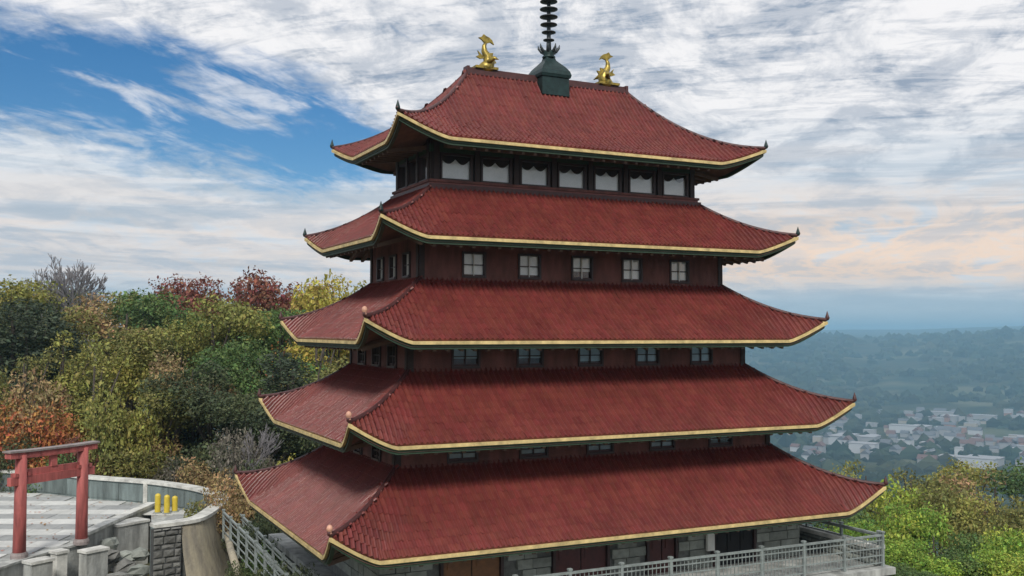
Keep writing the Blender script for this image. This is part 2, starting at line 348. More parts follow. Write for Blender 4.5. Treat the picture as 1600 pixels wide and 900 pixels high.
# one barrel tile: section profile, front lip proud of the tile below it
tp_ = np.array([(-.5, .0), (-.27, .004), (-.17, .038), (0, .058), (.17, .038), (.27, .004), (.5, 0)])
PITCH = .165
def tile_tpl():
    n = len(tp_); v = []
    for yy, zz in ((-.03, -.028), (-.03, .02), (1.0, .008)):
        for x_, z_ in tp_: v.append((x_*PITCH, yy, (z_*(1. if zz > -.02 else 0) + zz)))
    f = [(k, k+1, n+k+1, n+k) for k in range(n-1)] + [(n+k, n+k+1, 2*n+k+1, 2*n+k) for k in range(n-1)]
    return np.array(v), np.array(f)
TV, TF = tile_tpl()
def roof_frames(T, side):
    A0, A1, B0, B1 = half(T, side)
    slope = math.hypot(B0-B1, T['ztop']-T['zm']); nc = max(4, round(slope/.30))
    n = int(2*A0/PITCH); a = (np.arange(n) - (n-1)/2)*PITCH
    fr = []
    for k in range(nc):
        v0, v1 = k/nc, (k+1)/nc
        keep = a[np.abs(a) < A0 + (A1-A0)*(v0*.6+v1*.4)]
        aa_ = keep
        p0 = surf(T, side, aa_, np.full_like(aa_, v0)); p1 = surf(T, side, aa_, np.full_like(aa_, v1))
        ea = surf(T, side, aa_+.04, np.full_like(aa_, v0)) - surf(T, side, aa_-.04, np.full_like(aa_, v0))
        ea /= np.linalg.norm(ea, axis=1)[:, None]
        al = p1 - p0; up_ = np.cross(ea, al); up_ /= np.linalg.norm(up_, axis=1)[:, None]
        jit = rng.normal(0, .004, len(aa_))[:, None]
        fr.append((p0 + up_*jit, ea, al, up_, np.full(len(aa_), k), aa_))
    return [np.concatenate(c) for c in zip(*fr)]
tile_me = None
camv = np.array(CAM)
for ti, T in enumerate(TIER):
    roof = MB()
    # the boarded deck under the tiles, closed below by the soffit
    for side in range(4):
        A0, A1, B0, B1 = half(T, side); nu, nv = 44, 10
        u = np.sign(np.linspace(-1, 1, nu+1))*np.abs(np.linspace(-1, 1, nu+1))**.7
        top = []; bot = []
        for v in np.linspace(0, 1, nv+1):
            p = surf(T, side, u*(A0+(A1-A0)*v), v)
            q = p.copy(); q[:, 2] -= .045; top.append(q)
        o = len(roof.v); roof.v += [tuple(p) for p in np.concatenate(top)]
        ff = [(o+i_*(nu+1)+j_, o+i_*(nu+1)+j_+1, o+(i_+1)*(nu+1)+j_+1, o+(i_+1)*(nu+1)+j_) for i_ in range(nv) for j_ in range(nu)]
        roof.f += ff; roof.mi += [0]*len(ff)
    ro = roof.build('roof', 'deck', pag, smooth=True)
    sof = MB(); trim = MB(); board = MB(); raf = MB()
    for side in range(4):
        A0, A1, B0, B1 = half(T, side); nu, nv = 60, 5
        u = np.linspace(-1, 1, nu+1); rows = []
        for v in np.linspace(0, .85, nv+1):
            p = surf(T, side, u*(A0+(A1-A0)*v), v); e = surf(T, side, u*(A0+(A1-A0)*v), 0*u)
            h = np.maximum(0, 1-np.maximum((A0+(A1-A0)*v)*(1-np.abs(u)), 0)/T['dr'])**1.28
            p[:, 2] = T['zm'] + (T['zt']-T['zm'])*h*(1-v)**1.2 - .2 + .5*v
            # keep the soffit just inside the fascia
            rows.append(p)
        o = len(sof.v); sof.v += [tuple(p) for p in np.concatenate(rows)]
        ff = [(o+i_*(nu+1)+j_, o+(i_+1)*(nu+1)+j_, o+(i_+1)*(nu+1)+j_+1, o+i_*(nu+1)+j_+1) for i_ in range(nv) for j_ in range(nu)]
        sof.f += ff; sof.mi += [0]*len(ff)
        # gold fascia following the curve of the eave, and a darker board set back beneath it
        nu = 96; u = np.linspace(-1, 1, nu+1); u = np.sign(u)*np.abs(u)**.75
        e = surf(T, side, u*A0, 0*u); out = {0: (0, -1, 0), 1: (1, 0, 0), 2: (0, 1, 0), 3: (-1, 0, 0)}[side]; out = np.array(out, float)
        tang = np.array({0: (1, 0, 0), 1: (0, 1, 0), 2: (-1, 0, 0), 3: (0, -1, 0)}[side], float)
        for mb, o1, o0, z1, z0 in ((trim, .05, -.06, -.03, -.125), (board, -.03, -.14, -.127, -.26)):
            ring = []
            for oo, zz in ((o1, z1), (o1, z0), (o0, z0), (o0, z1)):
                p = e + out*oo + tang*(np.sign(u)*(np.abs(u)**40)*oo)[:, None]; p[:, 2] += zz; ring.append(p)
            n_ = nu+1; o = len(mb.v); mb.v += [tuple(p) for p in np.concatenate(ring)]
            ff = [(o+a_*n_+k, o+((a_+1) % 4)*n_+k, o+((a_+1) % 4)*n_+k+1, o+a_*n_+k+1) for a_ in range(4) for k in range(nu)]
            mb.f += ff; mb.mi += [0]*len(ff)
        # rafters under the eave
        for a in np.arange(-A0+.9, A0-.85, .42):
            p = surf(T, side, a, 0.); q = surf(T, side, a*(A0+(A1-A0)*.5)/A0 if False else a, .55)
            if abs(a) > A0+(A1-A0)*.55: continue
            raf.bar((p[0]-out[0]*.15, p[1]-out[1]*.15, p[2]-.27), (q[0], q[1], T['zm']-.2+.5*.55-.07), .1, .12)
    sof.build('soffit', 'soffit', ro, smooth=True); trim.build('eave_trim', 'gold', ro); board.build('eave_board', 'green', ro)
    raf.build('eave_rafters', 'soffit', ro, kind='stuff')
    # hip ridges with an upswept end, and the knob on each corner
    for cxs, cys in ((-1, -1), (1, -1), (1, 1), (-1, 1)):
        side = 0 if cys < 0 else 2; A0, A1, B0, B1 = half(T, side); pts = []
        sgn = cxs if side == 0 else -cxs
        for v in np.linspace(0, 1, 14):
            p = surf(T, side, sgn*(A0+(A1-A0)*v), v); pts.append((p[0], p[1], p[2]+.03))
        d_ = Vector((cxs, cys, 0)).normalized(); tip = Vector(pts[0])
        pts = [tip + d_*.11 + Vector((0, 0, .09)), tip + d_*.06 + Vector((0, 0, .035))] + pts
        MB().tube(pts, [.035, .06] + [.064]*13 + [.064], 8).build('hip_ridge', 'hip', ro, smooth=True)
        kb = MB(); kb.lathe([(.05, -.04), (.065, .0), (.04, .03), (.075, .07), (.085, .12), (.06, .18), (.02, .21)] if ti > 1 and cxs < 0 and cys < 0 else [(.06, -.05), (.075, .0), (.06, .07), (.03, .16), (.008, .24)], 10, tip + d_*.05 + Vector((0, 0, .05)))
        kb.build('corner_knob', 'bronze' if ti < 2 else 'terra' if cxs < 0 and cys < 0 else 'hip', ro, smooth=True)
    # tiles: the 300 that show largest (nearest the near corner, lowest roof) are parts of their own
    allf = []
    for side in range(4):
        P0, EA, AL, UP, KK, AA = roof_frames(T, side); allf.append((P0, EA, AL, UP))
    P0, EA, AL, UP = [np.concatenate(c) for c in zip(*allf)]
    single = np.zeros(len(P0), bool)
    if ti == 4:
        face = np.einsum('ij,ij->i', UP, camv-P0) > 0
        dd = np.where(face, np.linalg.norm(P0-camv, axis=1), 1e9); single[np.argsort(dd)[:300]] = True
    idx = np.where(~single)[0]
    VV = P0[idx, None, :] + TV[None, :, 0, None]*EA[idx, None, :] + TV[None, :, 1, None]*AL[idx, None, :] + TV[None, :, 2, None]*UP[idx, None, :]
    FF = (np.arange(len(idx))[:, None, None]*len(TV) + TF[None]).reshape(-1, 4)
    npmesh('roof_tiles', VV.reshape(-1, 3), FF, 'tile', ro, kind='stuff')
    if single.any():
        src = None
        for q in np.where(single)[0]:
            X, Y, Z, P_ = EA[q], AL[q], UP[q], P0[q] - np.array(base(pag))
            mtx = Matrix(((X[0], Y[0], Z[0], P_[0]), (X[1], Y[1], Z[1], P_[1]), (X[2], Y[2], Z[2], P_[2]), (0, 0, 0, 1)))
            if src is None: src = npmesh('roof_tile', TV, TF, 'tile'); src.parent = ro; src.matrix_local = mtx
            else: inst(src, 'roof_tile', ro, mtx=mtx)
    if ti == 0:
        rd = MB(); rd.box(-3.1, 3.1, -.15, .15, 17.98, 18.14); rd.box(-3.16, 3.16, -.1, .1, 18.14, 18.22); rd.build('ridge_beam', 'hip', ro)
        for sx_ in (-1, 1):
            rd = MB(); rd.box(min(sx_*3.1, sx_*3.2), max(sx_*3.1, sx_*3.2), -.17, .17, 17.94, 18.25); rd.build('ridge_end', 'hip', ro)
    else:
        cur = MB(); l, w_, z = T['l'], T['w'], T['ztop']
        for y in (-w_, w_): cur.box(-l-.08, l+.08, y-.08, y+.08, z-.06, z+.1)
        for x in (-l, l): cur.box(x-.08, x+.08, -w_+.08, w_-.08, z-.06, z+.1)
        cur.build('roof_flashing', 'hip', ro)

# storeys
def wall_pts(side, l, w_):
    """matrix taking (a along wall, depth outward, z) to world for one side"""
    if side == 0: return Matrix(((1, 0, 0, 0), (0, -1, 0, -w_), (0, 0, 1, 0), (0, 0, 0, 1))), l
    if side == 1: return Matrix(((0, 1, 0, l), (1, 0, 0, 0), (0, 0, 1, 0), (0, 0, 0, 1))), w_
    if side == 2: return Matrix(((-1, 0, 0, 0), (0, 1, 0, w_), (0, 0, 1, 0), (0, 0, 0, 1))), l
    return Matrix(((0, -1, 0, -l), (-1, 0, 0, 0), (0, 0, 1, 0), (0, 0, 0, 1))), w_
def make_window(mt, a, zc, ww, wh, pane, pagoda=pag, scallop=False, nmull=1):
    hw, hh = ww/2, wh/2; fr = MB()
    fr.box(a-hw-.06, a-hw, -.1, .05, zc-hh-.06, zc+hh+.06, mt); fr.box(a+hw, a+hw+.06, -.1, .05, zc-hh-.06, zc+hh+.06, mt)
    fr.box(a-hw, a+hw, -.1, .05, zc+hh, zc+hh+.06, mt); fr.box(a-hw, a+hw, -.1, .07, zc-hh-.06, zc-hh, mt)
    if not scallop: fr.box(a-hw, a+hw, -.05, .0, zc-.015, zc+.015, mt)
    wo_ = fr.build('window', 'frame', pagoda)
    bl = MB(); bl.box(a-hw, a+hw, -.115, -.09, zc-hh+(0 if scallop else max(0, random.uniform(-.25, .4))*wh), zc+hh, mt); bl.build('blind', pane, wo_)
    gp = MB(); gp.box(a-hw, a+hw, -.062, -.057, zc-hh, zc+hh, mt); gp.build('pane', 'glass', wo_)
    if nmull:
        mu = MB()
        for k in range(nmull): x_ = a-hw+ww*(k+1)/(nmull+1); mu.box(x_-.014, x_+.014, -.052, .004, zc-hh, zc+hh, mt)
        mu.build('mullion', 'cream' if pane == 'blind' and not scallop else 'frame', wo_)
    if scallop:
        sc = MB(); n_ = 6; pts = []
        seg = 24; vs = []; fs = []
        for k in range(seg+1):
            x_ = a-hw+ww*k/seg; ph = (k/seg*2) % 1; dip = .10 + .16*math.sin(math.pi*ph if k % (seg//2) else 0)
            for dpt in (-.084, -.068): vs += [mt @ Vector((x_, dpt, zc+hh)), mt @ Vector((x_, dpt, zc+hh-dip))]
        for k in range(seg):
            b_ = k*4; fs += [(b_, b_+1, b_+5, b_+4), (b_+2, b_+6, b_+7, b_+3), (b_+1, b_+3, b_+7, b_+5)]
        sc.add(vs, fs); sc.build('valance', 'brown', wo_)
    return wo_
ST = [dict(l=5.02, w=1.62, z0=13.3, z1=15.55, zc=14.5, ww=.98, wh=.74, fx=[1.4*k for k in (-3, -2, -1, 0, 1, 2, 3)], sx=[-.95, 0, .95], m='brown', pane='blind', sw=.66),
      dict(l=5.7, w=2.3, z0=10.8, z1=12.5, zc=11.38, ww=.70, wh=.68, fx=[1.94*k for k in (-2, -1, 0, 1, 2)], sx=[-1.25, 0, 1.25], m='brick', pane='blind', sw=.55),
      dict(l=6.24, w=2.84, z0=8.0, z1=9.5, zc=8.55, ww=.82, wh=.6, fx=[2.19*k for k in (-2, -1, 0, 1, 2)], sx=[-1.5, 0, 1.5], m='brick', pane='blindblue', sw=.7),
      dict(l=6.82, w=3.42, z0=5.3, z1=6.7, zc=5.73, ww=.88, wh=.44, fx=[2.36*k for k in (-2, -1, 0, 1, 2)], sx=[-1.8, 0, 1.8], m='brick', pane='blindblue', sw=.7)]
for si, q in enumerate(ST):
    wl = MB(); l, w_ = q['l'], q['w']; hh = q['wh']/2+.06; zb, zt_ = q['zc']-hh, q['zc']+hh
    wl.box(-l+.3, l-.3, -w_+.3, w_-.3, q['z0'], q['z1'])
    for side in range(4):
        mt, A = wall_pts(side, l, w_); cs = q['fx'] if side in (0, 2) else q['sx']
        if side == 2: cs = [-c for c in cs][::-1]
        hw = q['ww']/2 if side in (0, 2) else q['sw']/2
        hw += .06; AA_ = A if side in (0, 2) else A-.3
        wl.box(-AA_, AA_, -.3, 0, q['z0'], zb, mt); wl.box(-AA_, AA_, -.3, 0, zt_, q['z1'], mt)
        ed = [-AA_] + [x for c in cs for x in (c-hw, c+hw)] + [AA_]
        for k in range(0, len(ed), 2): wl.box(ed[k], ed[k+1], -.3, 0, zb, zt_, mt)
    wo_ = wl.build('wall', q['m'], pag)
    for side in range(4):
        mt, A = wall_pts(side, l, w_); cs = q['fx'] if side in (0, 2) else q['sx']
        if side == 2: cs = [-c for c in cs][::-1]
        for c in cs: make_window(mt, c, q['zc'], q['ww'] if side in (0, 2) else q['sw'], q['wh'], q['pane'], scallop=(si == 0), nmull=1 if si else 0)
        for c0 in (-A+.001, A-.17):
            cp = MB(); cp.box(c0, c0+.169, .003, .04, q['z0'], q['z1'], mt); cp.build('corner_post', 'brown', wo_)
        if si == 0:                                                 # gallery: parapet band below the lights, cap rail and posts
            pb = MB(); A2 = A+.1 if side in (0, 2) else A
            pb.box(-A2, A2, .0, .1, 13.78, zb-.08, mt); pb.build('parapet', 'parapet', wo_)
            cr = MB(); cr.box(-A2-.04, A2+.04, -.0, .14, zb-.08, zb, mt); cr.build('parapet_cap', 'brick', wo_)
            for k in range(len(cs)+1):
                x_ = (cs[0]-.7 if k == 0 else cs[k-1]+.7) if side in (0, 2) else (cs[0]-.475 if k == 0 else cs[k-1]+.475)
                po = MB(); po.box(x_-.09, x_+.09, .003, .09, zb, q['z1'], mt); po.build('gallery_post', 'brown', wo_)
            ln = MB(); ln.box(-A, A, .003, .06, 14.95, 15.2, mt); ln.build('lintel', 'green', wo_)
        else:
            bd = MB(); bd.box(-A, A, .003, .035, q['z0'], zb-.02 if si == 1 else zb-.015, mt); bd.build('sill_band', 'brick', wo_)
# ground storey in squared stone with doors
l, w_ = 7.5, 4.1
mort = MB(); mort.box(-l+.02, l-.02, -w_+.06, w_-.02, DECK, 4.0); gw = mort.build('wall', 'mortar', pag)
openings = [(-4.72, 1.8, 3.3, 'door'), (-1.1, 1.8, 3.2, 'doordark'), (1.85, 1.0, 3.2, 'doordark'), (4.7, 1.6, 3.2, 'dark')]
def free(x0, x1, zc_):
    return all(o_[3] is None or x1 < o_[0]-o_[1]/2-.08 or x0 > o_[0]+o_[1]/2+.08 or zc_ > o_[2]+.1 for o_ in openings)
for side, cnt in ((0, 1), (3, 1)):
    mt, A = wall_pts(side, l, w_)
    z = DECK
    while z < 3.7:
        hgt = .30; x = -A
        while x < A-.05:
            ln_ = min(random.uniform(.42, .78), A-x)
            if side == 3 or free(x, x+ln_, z+hgt/2):
                if z > 1.9 or x > 1.5:
                    st_ = MB(); dp = random.uniform(.0, .035); e_ = .012
                    st_.box(x+e_, x+ln_-e_, -.055, .01+dp, z+e_, z+hgt-e_, mt); st_.build('stone', 'stone', gw)
            x += ln_
        z += hgt
mt, A = wall_pts(0, l, w_)
for ox, ow, oz, kind in openings:
    if not kind: continue
    d = MB(); d.box(ox-ow/2-.09, ox-ow/2, -.06, .08, DECK, oz+.09, mt); d.box(ox+ow/2, ox+ow/2+.09, -.06, .08, DECK, oz+.09, mt); d.box(ox-ow/2, ox+ow/2, -.06, .08, oz, oz+.09, mt)
    do = d.build('door' if kind != 'dark' else 'window', 'frame', pag)
    n_ = 2 if kind != 'dark' else 3
    for k in range(n_):
        x0 = ox-ow/2+ow*k/n_; lf = MB(); lf.box(x0+.02, x0+ow/n_-.02, -.055, .0, DECK, oz-.01, mt)
        lf.box(x0+.14, x0+ow/n_-.14, -.004, .02, oz-.75, oz-.15, mt)
        lf.build('door_leaf' if kind != 'dark' else 'pane', kind, do)
lp = MB(); lp.box(3.5, 3.78, .1, .2, 2.25, 2.95, mt); lp.build('notice_board', 'cream', pag)

# spire on the ridge
sp = MB(); sp.lathe([(.76, 17.5), (.74, 18.13), (.66, 18.15)], 4, sq=True); spire = sp.build('spire', 'bronze', pag)
cp = MB(); cp.lathe([(.80, 18.14), (.84, 18.24), (.78, 18.38), (.62, 18.55), (.42, 18.7), (.27, 18.82), (.23, 18.92)], 4, sq=True); cp.build('spire_cap', 'bronze', spire)
nk = MB(); nk.lathe([(.22, 18.91), (.24, 18.96), (.17, 19.02), (.27, 19.1), (.22, 19.16)], 14); nk.build('spire_neck', 'bronze', spire, smooth=True)
for k in range(8):
    a = k*math.pi/4+.2; pt = MB(); c_, s_ = math.cos(a), math.sin(a)
    pt.tube([(.12*c_, .12*s_, 19.1), (.26*c_, .26*s_, 19.14), (.36*c_, .36*s_, 19.26), (.38*c_, .38*s_, 19.38)], [.05, .06, .045, .008], 6); pt.build('petal', 'iron', spire, smooth=True)
ma = MB(); ma.tube([(0, 0, 19.1), (0, 0, 19.6), (0, 0, 22.4)], [.1, .075, .055], 10); ma.build('mast', 'iron', spire, smooth=True)
for k in range(9):
    z = 19.56 + .275*k; r_ = [.2, .25, .3, .32, .32, .31, .3, .28, .25][k]; rg = MB()
    rg.lathe([(.06, z-.05), (r_*.6, z-.03), (r_, z-.012), (r_, z+.014), (r_*.6, z+.025), (.06, z+.05)], 18); rg.build('ring', 'iron', spire, smooth=True)
fn = MB(); fn.lathe([(.05, 22.1), (.16, 22.2), (.2, 22.35), (.12, 22.5), (.03, 22.75)], 12); fn.build('spire_finial', 'iron', spire, smooth=True)
# gilded dolphin-fish on the two ends of the ridge: head down, tail in the air
def fish(x0, s):
    bd = MB(); P_ = [(-.02, 0, .10), (.10, 0, .13), (.16, 0, .30), (.08, 0, .50), (-.03, 0, .68), (-.03, 0, .86), (.03, 0, .98)]
    q = lambda p: (x0+s*p[0], p[1], 18.2+p[2]*.98)
    bd.tube([q((-.2, 0, .08)), q((-.1, 0, .1))] + [q(p) for p in P_], [.09, .17, .22, .24, .20, .15, .105, .075, .05], 12)
    o = bd.build('ridge_fish', 'goldleaf', pag, smooth=True)
    def plate(pts, th, nm):
        mb_ = MB(); n_ = len(pts); vs = [q((p[0], sg*th, p[1])) for sg in (-1, 1) for p in pts]
        mb_.add(vs, [tuple(range(n_))[::-1], tuple(range(n_, 2*n_))] + [(k, (k+1) % n_, n_+(k+1) % n_, n_+k) for k in range(n_)]); return mb_.build(nm, 'goldleaf', o)
    plate([(.0, .94), (.08, .96), (.20, 1.0), (.33, .93), (.26, 1.08), (.16, 1.16), (.04, 1.2), (-.06, 1.26), (-.13, 1.16), (-.25, 1.12), (-.13, 1.06), (-.05, .98)], .035, 'tail_fin')
    plate([(.22, .2), (.42, .3), (.36, .40), (.44, .52), (.28, .52), (.30, .64), (.12, .62), (.02, .74), (.10, .5)], .03, 'back_fin')
    plate([(-.12, .52), (-.28, .66), (-.22, .52), (-.34, .44), (-.18, .38), (.0, .42)], .03, 'belly_fin')
    for sy in (-1, 1):
        mb_ = MB(); mb_.tube([q((.05, sy*.15, .25)), q((.2, sy*.34, .38)), q((.3, sy*.46, .30))], [.09, .07, .01], 8); mb_.build('side_fin', 'goldleaf', o, smooth=True)
    fb = MB(); fb.box(x0-.42, x0+.42, -.2, .2, 18.218, 18.3); fb.build('fish_base', 'goldleaf', o)
fish(-2.47, 1); fish(2.4, -1)

# ------------------------------------------------------------------ terrace round the pagoda
tr = MB(); tr.box(-7.9, 9.0, -6.7, 7.2, -4.5, DECK-.22); tr.build('terrace_wall', 'mortdark', kind='structure')
dk = MB(); dk.box(-8.0, 9.1, -6.8, 7.3, DECK-.22, DECK-.004); dk.build('terrace', 'concrete', kind='structure')
def railing(name, label, pts, h, group=None, nbar=3, postgap=1.65, picket=0.):
    b0 = Vector(pts[0]); o = thing(name, b0, label, 'railing', group)
    for a, b in zip(pts[:-1], pts[1:]):
        a, b = Vector(a), Vector(b); n_ = max(1, round((b-a).length/postgap))
        for k in range(n_+1):
            if k == 0 and a != Vector(pts[0]): continue
            p = a.lerp(b, k/n_); po = MB(); po.bar(p, p+Vector((0, 0, h+.07)), .085, .085); po.box(p.x-.06, p.x+.06, p.y-.06, p.y+.06, p.z+h+.07, p.z+h+.12); po.build('post', 'rail', o)
        tb = MB(); tb.bar(a+Vector((0, 0, h)), b+Vector((0, 0, h)), .08, .06); tb.build('top_rail', 'rail', o)
        for k in range(nbar):
            z = h*(.12+.72*k/max(1, nbar-1)); rb = MB(); rb.bar(a+Vector((0, 0, z)), b+Vector((0, 0, z)), .035, .035); rb.build('rail_bar', 'rail', o)
        if picket:
            pk = MB(); m_ = int((b-a).length/picket)
            for k in range(1, m_):
                p = a.lerp(b, k/m_); pk.bar(p+Vector((0, 0, h*.12)), p+Vector((0, 0, h-.03)), .018, .018)
            pk.build('pickets', 'rail', o, kind='stuff')
    return o
railing('railing', 'grey metal post railing along the front of the pagoda terrace', [(-7.85, -6.5, DECK), (8.85, -6.5, DECK)], 1.0, nbar=4, picket=.14)
sr = railing('railing', 'short grey railing above the rubble parapet at the right end of the terrace', [(8.85, -6.35, DECK+.63), (8.85, 7.0, DECK+.63)], .37, nbar=2)

def stone_wall(name, label, path, z0, z1, th, dirs, mort_m='mortdark', stone_m='rubble', size=(.28, .55), course=.26, xrange=None, cap=None, out=1, limit=250):
    """rubble wall along a path (list of xy); stones proud of the mortar on the side to the right of the path times out"""
    o = thing(name, (path[0][0], path[0][1], z0), label, 'wall')
    core = MB(); n_ = len(path); nr = []
    for k in range(n_):
        a = Vector(path[max(k-1, 0)]); b = Vector(path[min(k+1, n_-1)]); d = (b-a).normalized(); nr.append(Vector((d.y, -d.x))*out)
    vs = []
    for k in range(n_):
        p = Vector(path[k]); q = p - nr[k]*th
        vs += [(p.x, p.y, z0), (p.x, p.y, z1), (q.x, q.y, z1), (q.x, q.y, z0)]
    fs = [tuple((k*4+i_, k*4+(i_+1) % 4, k*4+4+(i_+1) % 4, k*4+4+i_)) for k in range(n_-1) for i_ in range(4)] + [(0, 1, 2, 3), (4*n_-1, 4*n_-2, 4*n_-3, 4*n_-4)]
    core.add(vs, fs); core.build('wall_core', mort_m, o)
    if cap:
        cb = MB(); vs = []
        for k in range(n_):
            p = Vector(path[k]) + nr[k]*.07; q = Vector(path[k]) - nr[k]*(th+.07); vs += [(p.x, p.y, z1), (p.x, p.y, z1+.13), (q.x, q.y, z1+.13), (q.x, q.y, z1)]
        cb.add(vs, fs); cb.build('coping', cap, o)
    seg = [(Vector(path[k+1])-Vector(path[k])).length for k in range(n_-1)]; tot = sum(seg)
    def at(s):
        for k, L_ in enumerate(seg):
            if s <= L_ or k == len(seg)-1: return Vector(path[k]).lerp(Vector(path[k+1]), s/L_), (nr[k].lerp(nr[k+1], min(1, s/L_))).normalized()
            s -= L_
    cnt = 0
    for sgn in dirs:
        z = z0
        while z < z1-.04:
            hc = min(course*random.uniform(.6, 1.4), z1-z); s = 0
            while s < tot-.05:
                L_ = min(random.uniform(*size), tot-s)
                if cnt < limit and (xrange is None or xrange(at(s)[0], z)):
                    p, n1 = at(s+.015); q, n2 = at(s+L_-.015); mb_ = MB(); pr_ = random.uniform(.015, .07); e_ = .014
                    off = (lambda pp, nn, d_: pp + nn*d_ if sgn > 0 else pp - nn*(th+d_))
                    mid = (p+q)/2; nm_ = ((n1+n2)/2).normalized()
                    f0 = [off(p, n1, -.02), off(q, n2, -.02)]; ins = min(.03, L_*.12)
                    dv = (q-p).normalized()
                    f1 = [off(p, n1, pr_)+dv*ins, off(q, n2, pr_*random.uniform(.6, 1))-dv*ins]; fm = off(mid, nm_, pr_+.02)
                    j_ = lambda: random.uniform(0, .03)
                    vs = [(f0[0].x, f0[0].y, z+e_), (f0[1].x, f0[1].y, z+e_), (f0[1].x, f0[1].y, z+hc-e_), (f0[0].x, f0[0].y, z+hc-e_),
                          (f1[0].x, f1[0].y, z+e_+.015+j_()), (f1[1].x, f1[1].y, z+e_+.015+j_()), (f1[1].x, f1[1].y, z+hc-e_-.015-j_()), (f1[0].x, f1[0].y, z+hc-e_-.015-j_()), (fm.x, fm.y, z+hc/2)]
                    mb_.add(vs, [(0, 1, 5, 4), (1, 2, 6, 5), (2, 3, 7, 6), (3, 0, 4, 7), (4, 5, 8), (5, 6, 8), (6, 7, 8), (7, 4, 8)])
                    mb_.build('stone', stone_m, o); cnt += 1
                s += L_
            z += hc
    return o
stone_wall('stone_parapet', 'low rubble stone parapet under the railing at the right end of the terrace', [(9.0, 7.0), (9.0, -6.4)], DECK, DECK+.52, .3, (1, -1), mort_m='mortar', stone_m='stone', size=(.3, .6), xrange=lambda p, z: p.y < 3, out=-1, cap='coping')
# railings and steps down the left flank
railing('railing', 'slanting grey stair railing nearest the round plaza wall', [(-9.0, 10.9, .85), (-9.05, 4.5, .8), (-9.2, -2.0, .75)], 1.15, 'stair railings left of the pagoda', nbar=4, postgap=1.5)
railing('railing', 'second grey stair railing close beside the left side of the pagoda', [(-8.25, 12.0, .75), (-8.45, 4.5, .75), (-8.6, -2.0, .75)], 1.05, 'stair railings left of the pagoda', nbar=4, postgap=1.5)

# ------------------------------------------------------------------ round plaza
PZ = 1.0
edge = [(-17.3, 28.2), (-14.92, 26.26), (-12.96, 23.58), (-10.55, 20.79), (-9.12, 18.35), (-8.45, 16.37), (-8.3, 14.37), (-8.6, 13.0), (-9.08, 11.8), (-9.85, 10.14), (-10.55, 9.45), (-11.87, 9.1)]
def crom(pts, n=4):
    o = []
    for k in range(len(pts)-1):
        p0, p1, p2, p3 = (Vector(pts[max(k-1, 0)]), Vector(pts[k]), Vector(pts[k+1]), Vector(pts[min(k+2, len(pts)-1)]))
        for i_ in range(n):
            t_ = i_/n; o.append(tuple(.5*((2*p1)+(p2-p0)*t_+(2*p0-5*p1+4*p2-p3)*t_*t_+(3*p1-p0-3*p2+p3)*t_**3)))
    return o + [tuple(pts[-1])]
arc = crom([(-25, 32.5), (-21, 30.6)] + edge)
# slab under the paving
near = [(-11.87, 9.1), (-10.9, 18.6), (-14.0, 12.6), (-15.2, 11.55), (-16.4, 10.1), (-18.2, 7.6), (-24, 1)]
poly = arc + near[1:]
sb = MB(); n_ = len(poly); sb.add([(x, y, -2.5) for x, y in poly] + [(x, y, PZ-.03) for x, y in poly], [tuple(range(n_)), tuple(range(n_, 2*n_))] + [(k, (k+1) % n_, n_+(k+1) % n_, n_+k) for k in range(n_)])
plaza = sb.build('plaza', 'concrete', kind='structure')
def inside(x, y):
    c = False; j_ = len(poly)-1
    for i_ in range(len(poly)):
        xi, yi = poly[i_]; xj, yj = poly[j_]
        if (yi > y) != (yj > y) and x < (xj-xi)*(y-yi)/(yj-yi)+xi: c = not c
        j_ = i_
    return c
# paving slabs in alternating pale and grey rows, square to the gate
gd = Vector((.897, -.442)); gn = Vector((-gd.y, gd.x)); g0 = Vector((-15.28, 8.0))
slab_me = {}
for r_ in range(0, 22):
    pale = r_ % 2 == 1
    for c in range(-8, 14):
        wd, dp_ = 1.3, 1.15
        p = g0 + gd*(c*wd + (.5 if r_ % 2 else 0)) + gn*(r_*dp_ + .55)
        cs = [p + gd*a*wd*.5 + gn*b*dp_*.5 for a, b in ((-1, -1), (1, -1), (1, 1), (-1, 1))]
        if not all(inside(q.x, q.y) for q in cs) or p.x < -21: continue
        if pale not in slab_me:
            mb_ = MB(); e_ = .012; mb_.box(-wd/2+e_, wd/2-e_, -dp_/2+e_, dp_/2-e_, -.04, .0); slab_me[pale] = None
            o = mb_.build('paving_slab', 'slabL' if pale else 'slabD', plaza); slab_me[pale] = o
        else: o = inst(slab_me[pale], 'paving_slab', plaza)
        o.location = (p.x, p.y, PZ+.012+random.uniform(-.004, .004)); o.rotation_euler = (0, 0, math.atan2(gd.y, gd.x))
# parapet of the plaza: panels inside, pale coping
pw = thing('parapet_wall', (arc[0][0], arc[0][1], PZ), 'curved dark parapet wall with pale coping round the plaza behind the red gate', 'wall')
def strip(mb_, path, z0, z1, in0, in1):
    n_ = len(path); vs = []
    for k in range(n_):
        a = Vector(path[max(k-1, 0)]); b = Vector(path[min(k+1, n_-1)]); d = (b-a).normalized(); nr = Vector((-d.y, d.x))
        p = Vector(path[k])-nr*in0; q = Vector(path[k])-nr*in1; vs += [(p.x, p.y, z0), (p.x, p.y, z1), (q.x, q.y, z1), (q.x, q.y, z0)]
    mb_.add(vs, [(k*4+i_, k*4+4+i_, k*4+4+(i_+1) % 4, k*4+(i_+1) % 4) for k in range(n_-1) for i_ in range(4)] + [(3, 2, 1, 0), (4*n_-4, 4*n_-3, 4*n_-2, 4*n_-1)])
a_ = MB(); strip(a_, arc, -2.0, 1.93, .0, .36); a_.build('wall_core', 'inner', pw)
a_ = MB(); strip(a_, arc, 1.93, 2.06, -.1, .46); a_.build('coping', 'coping', pw)
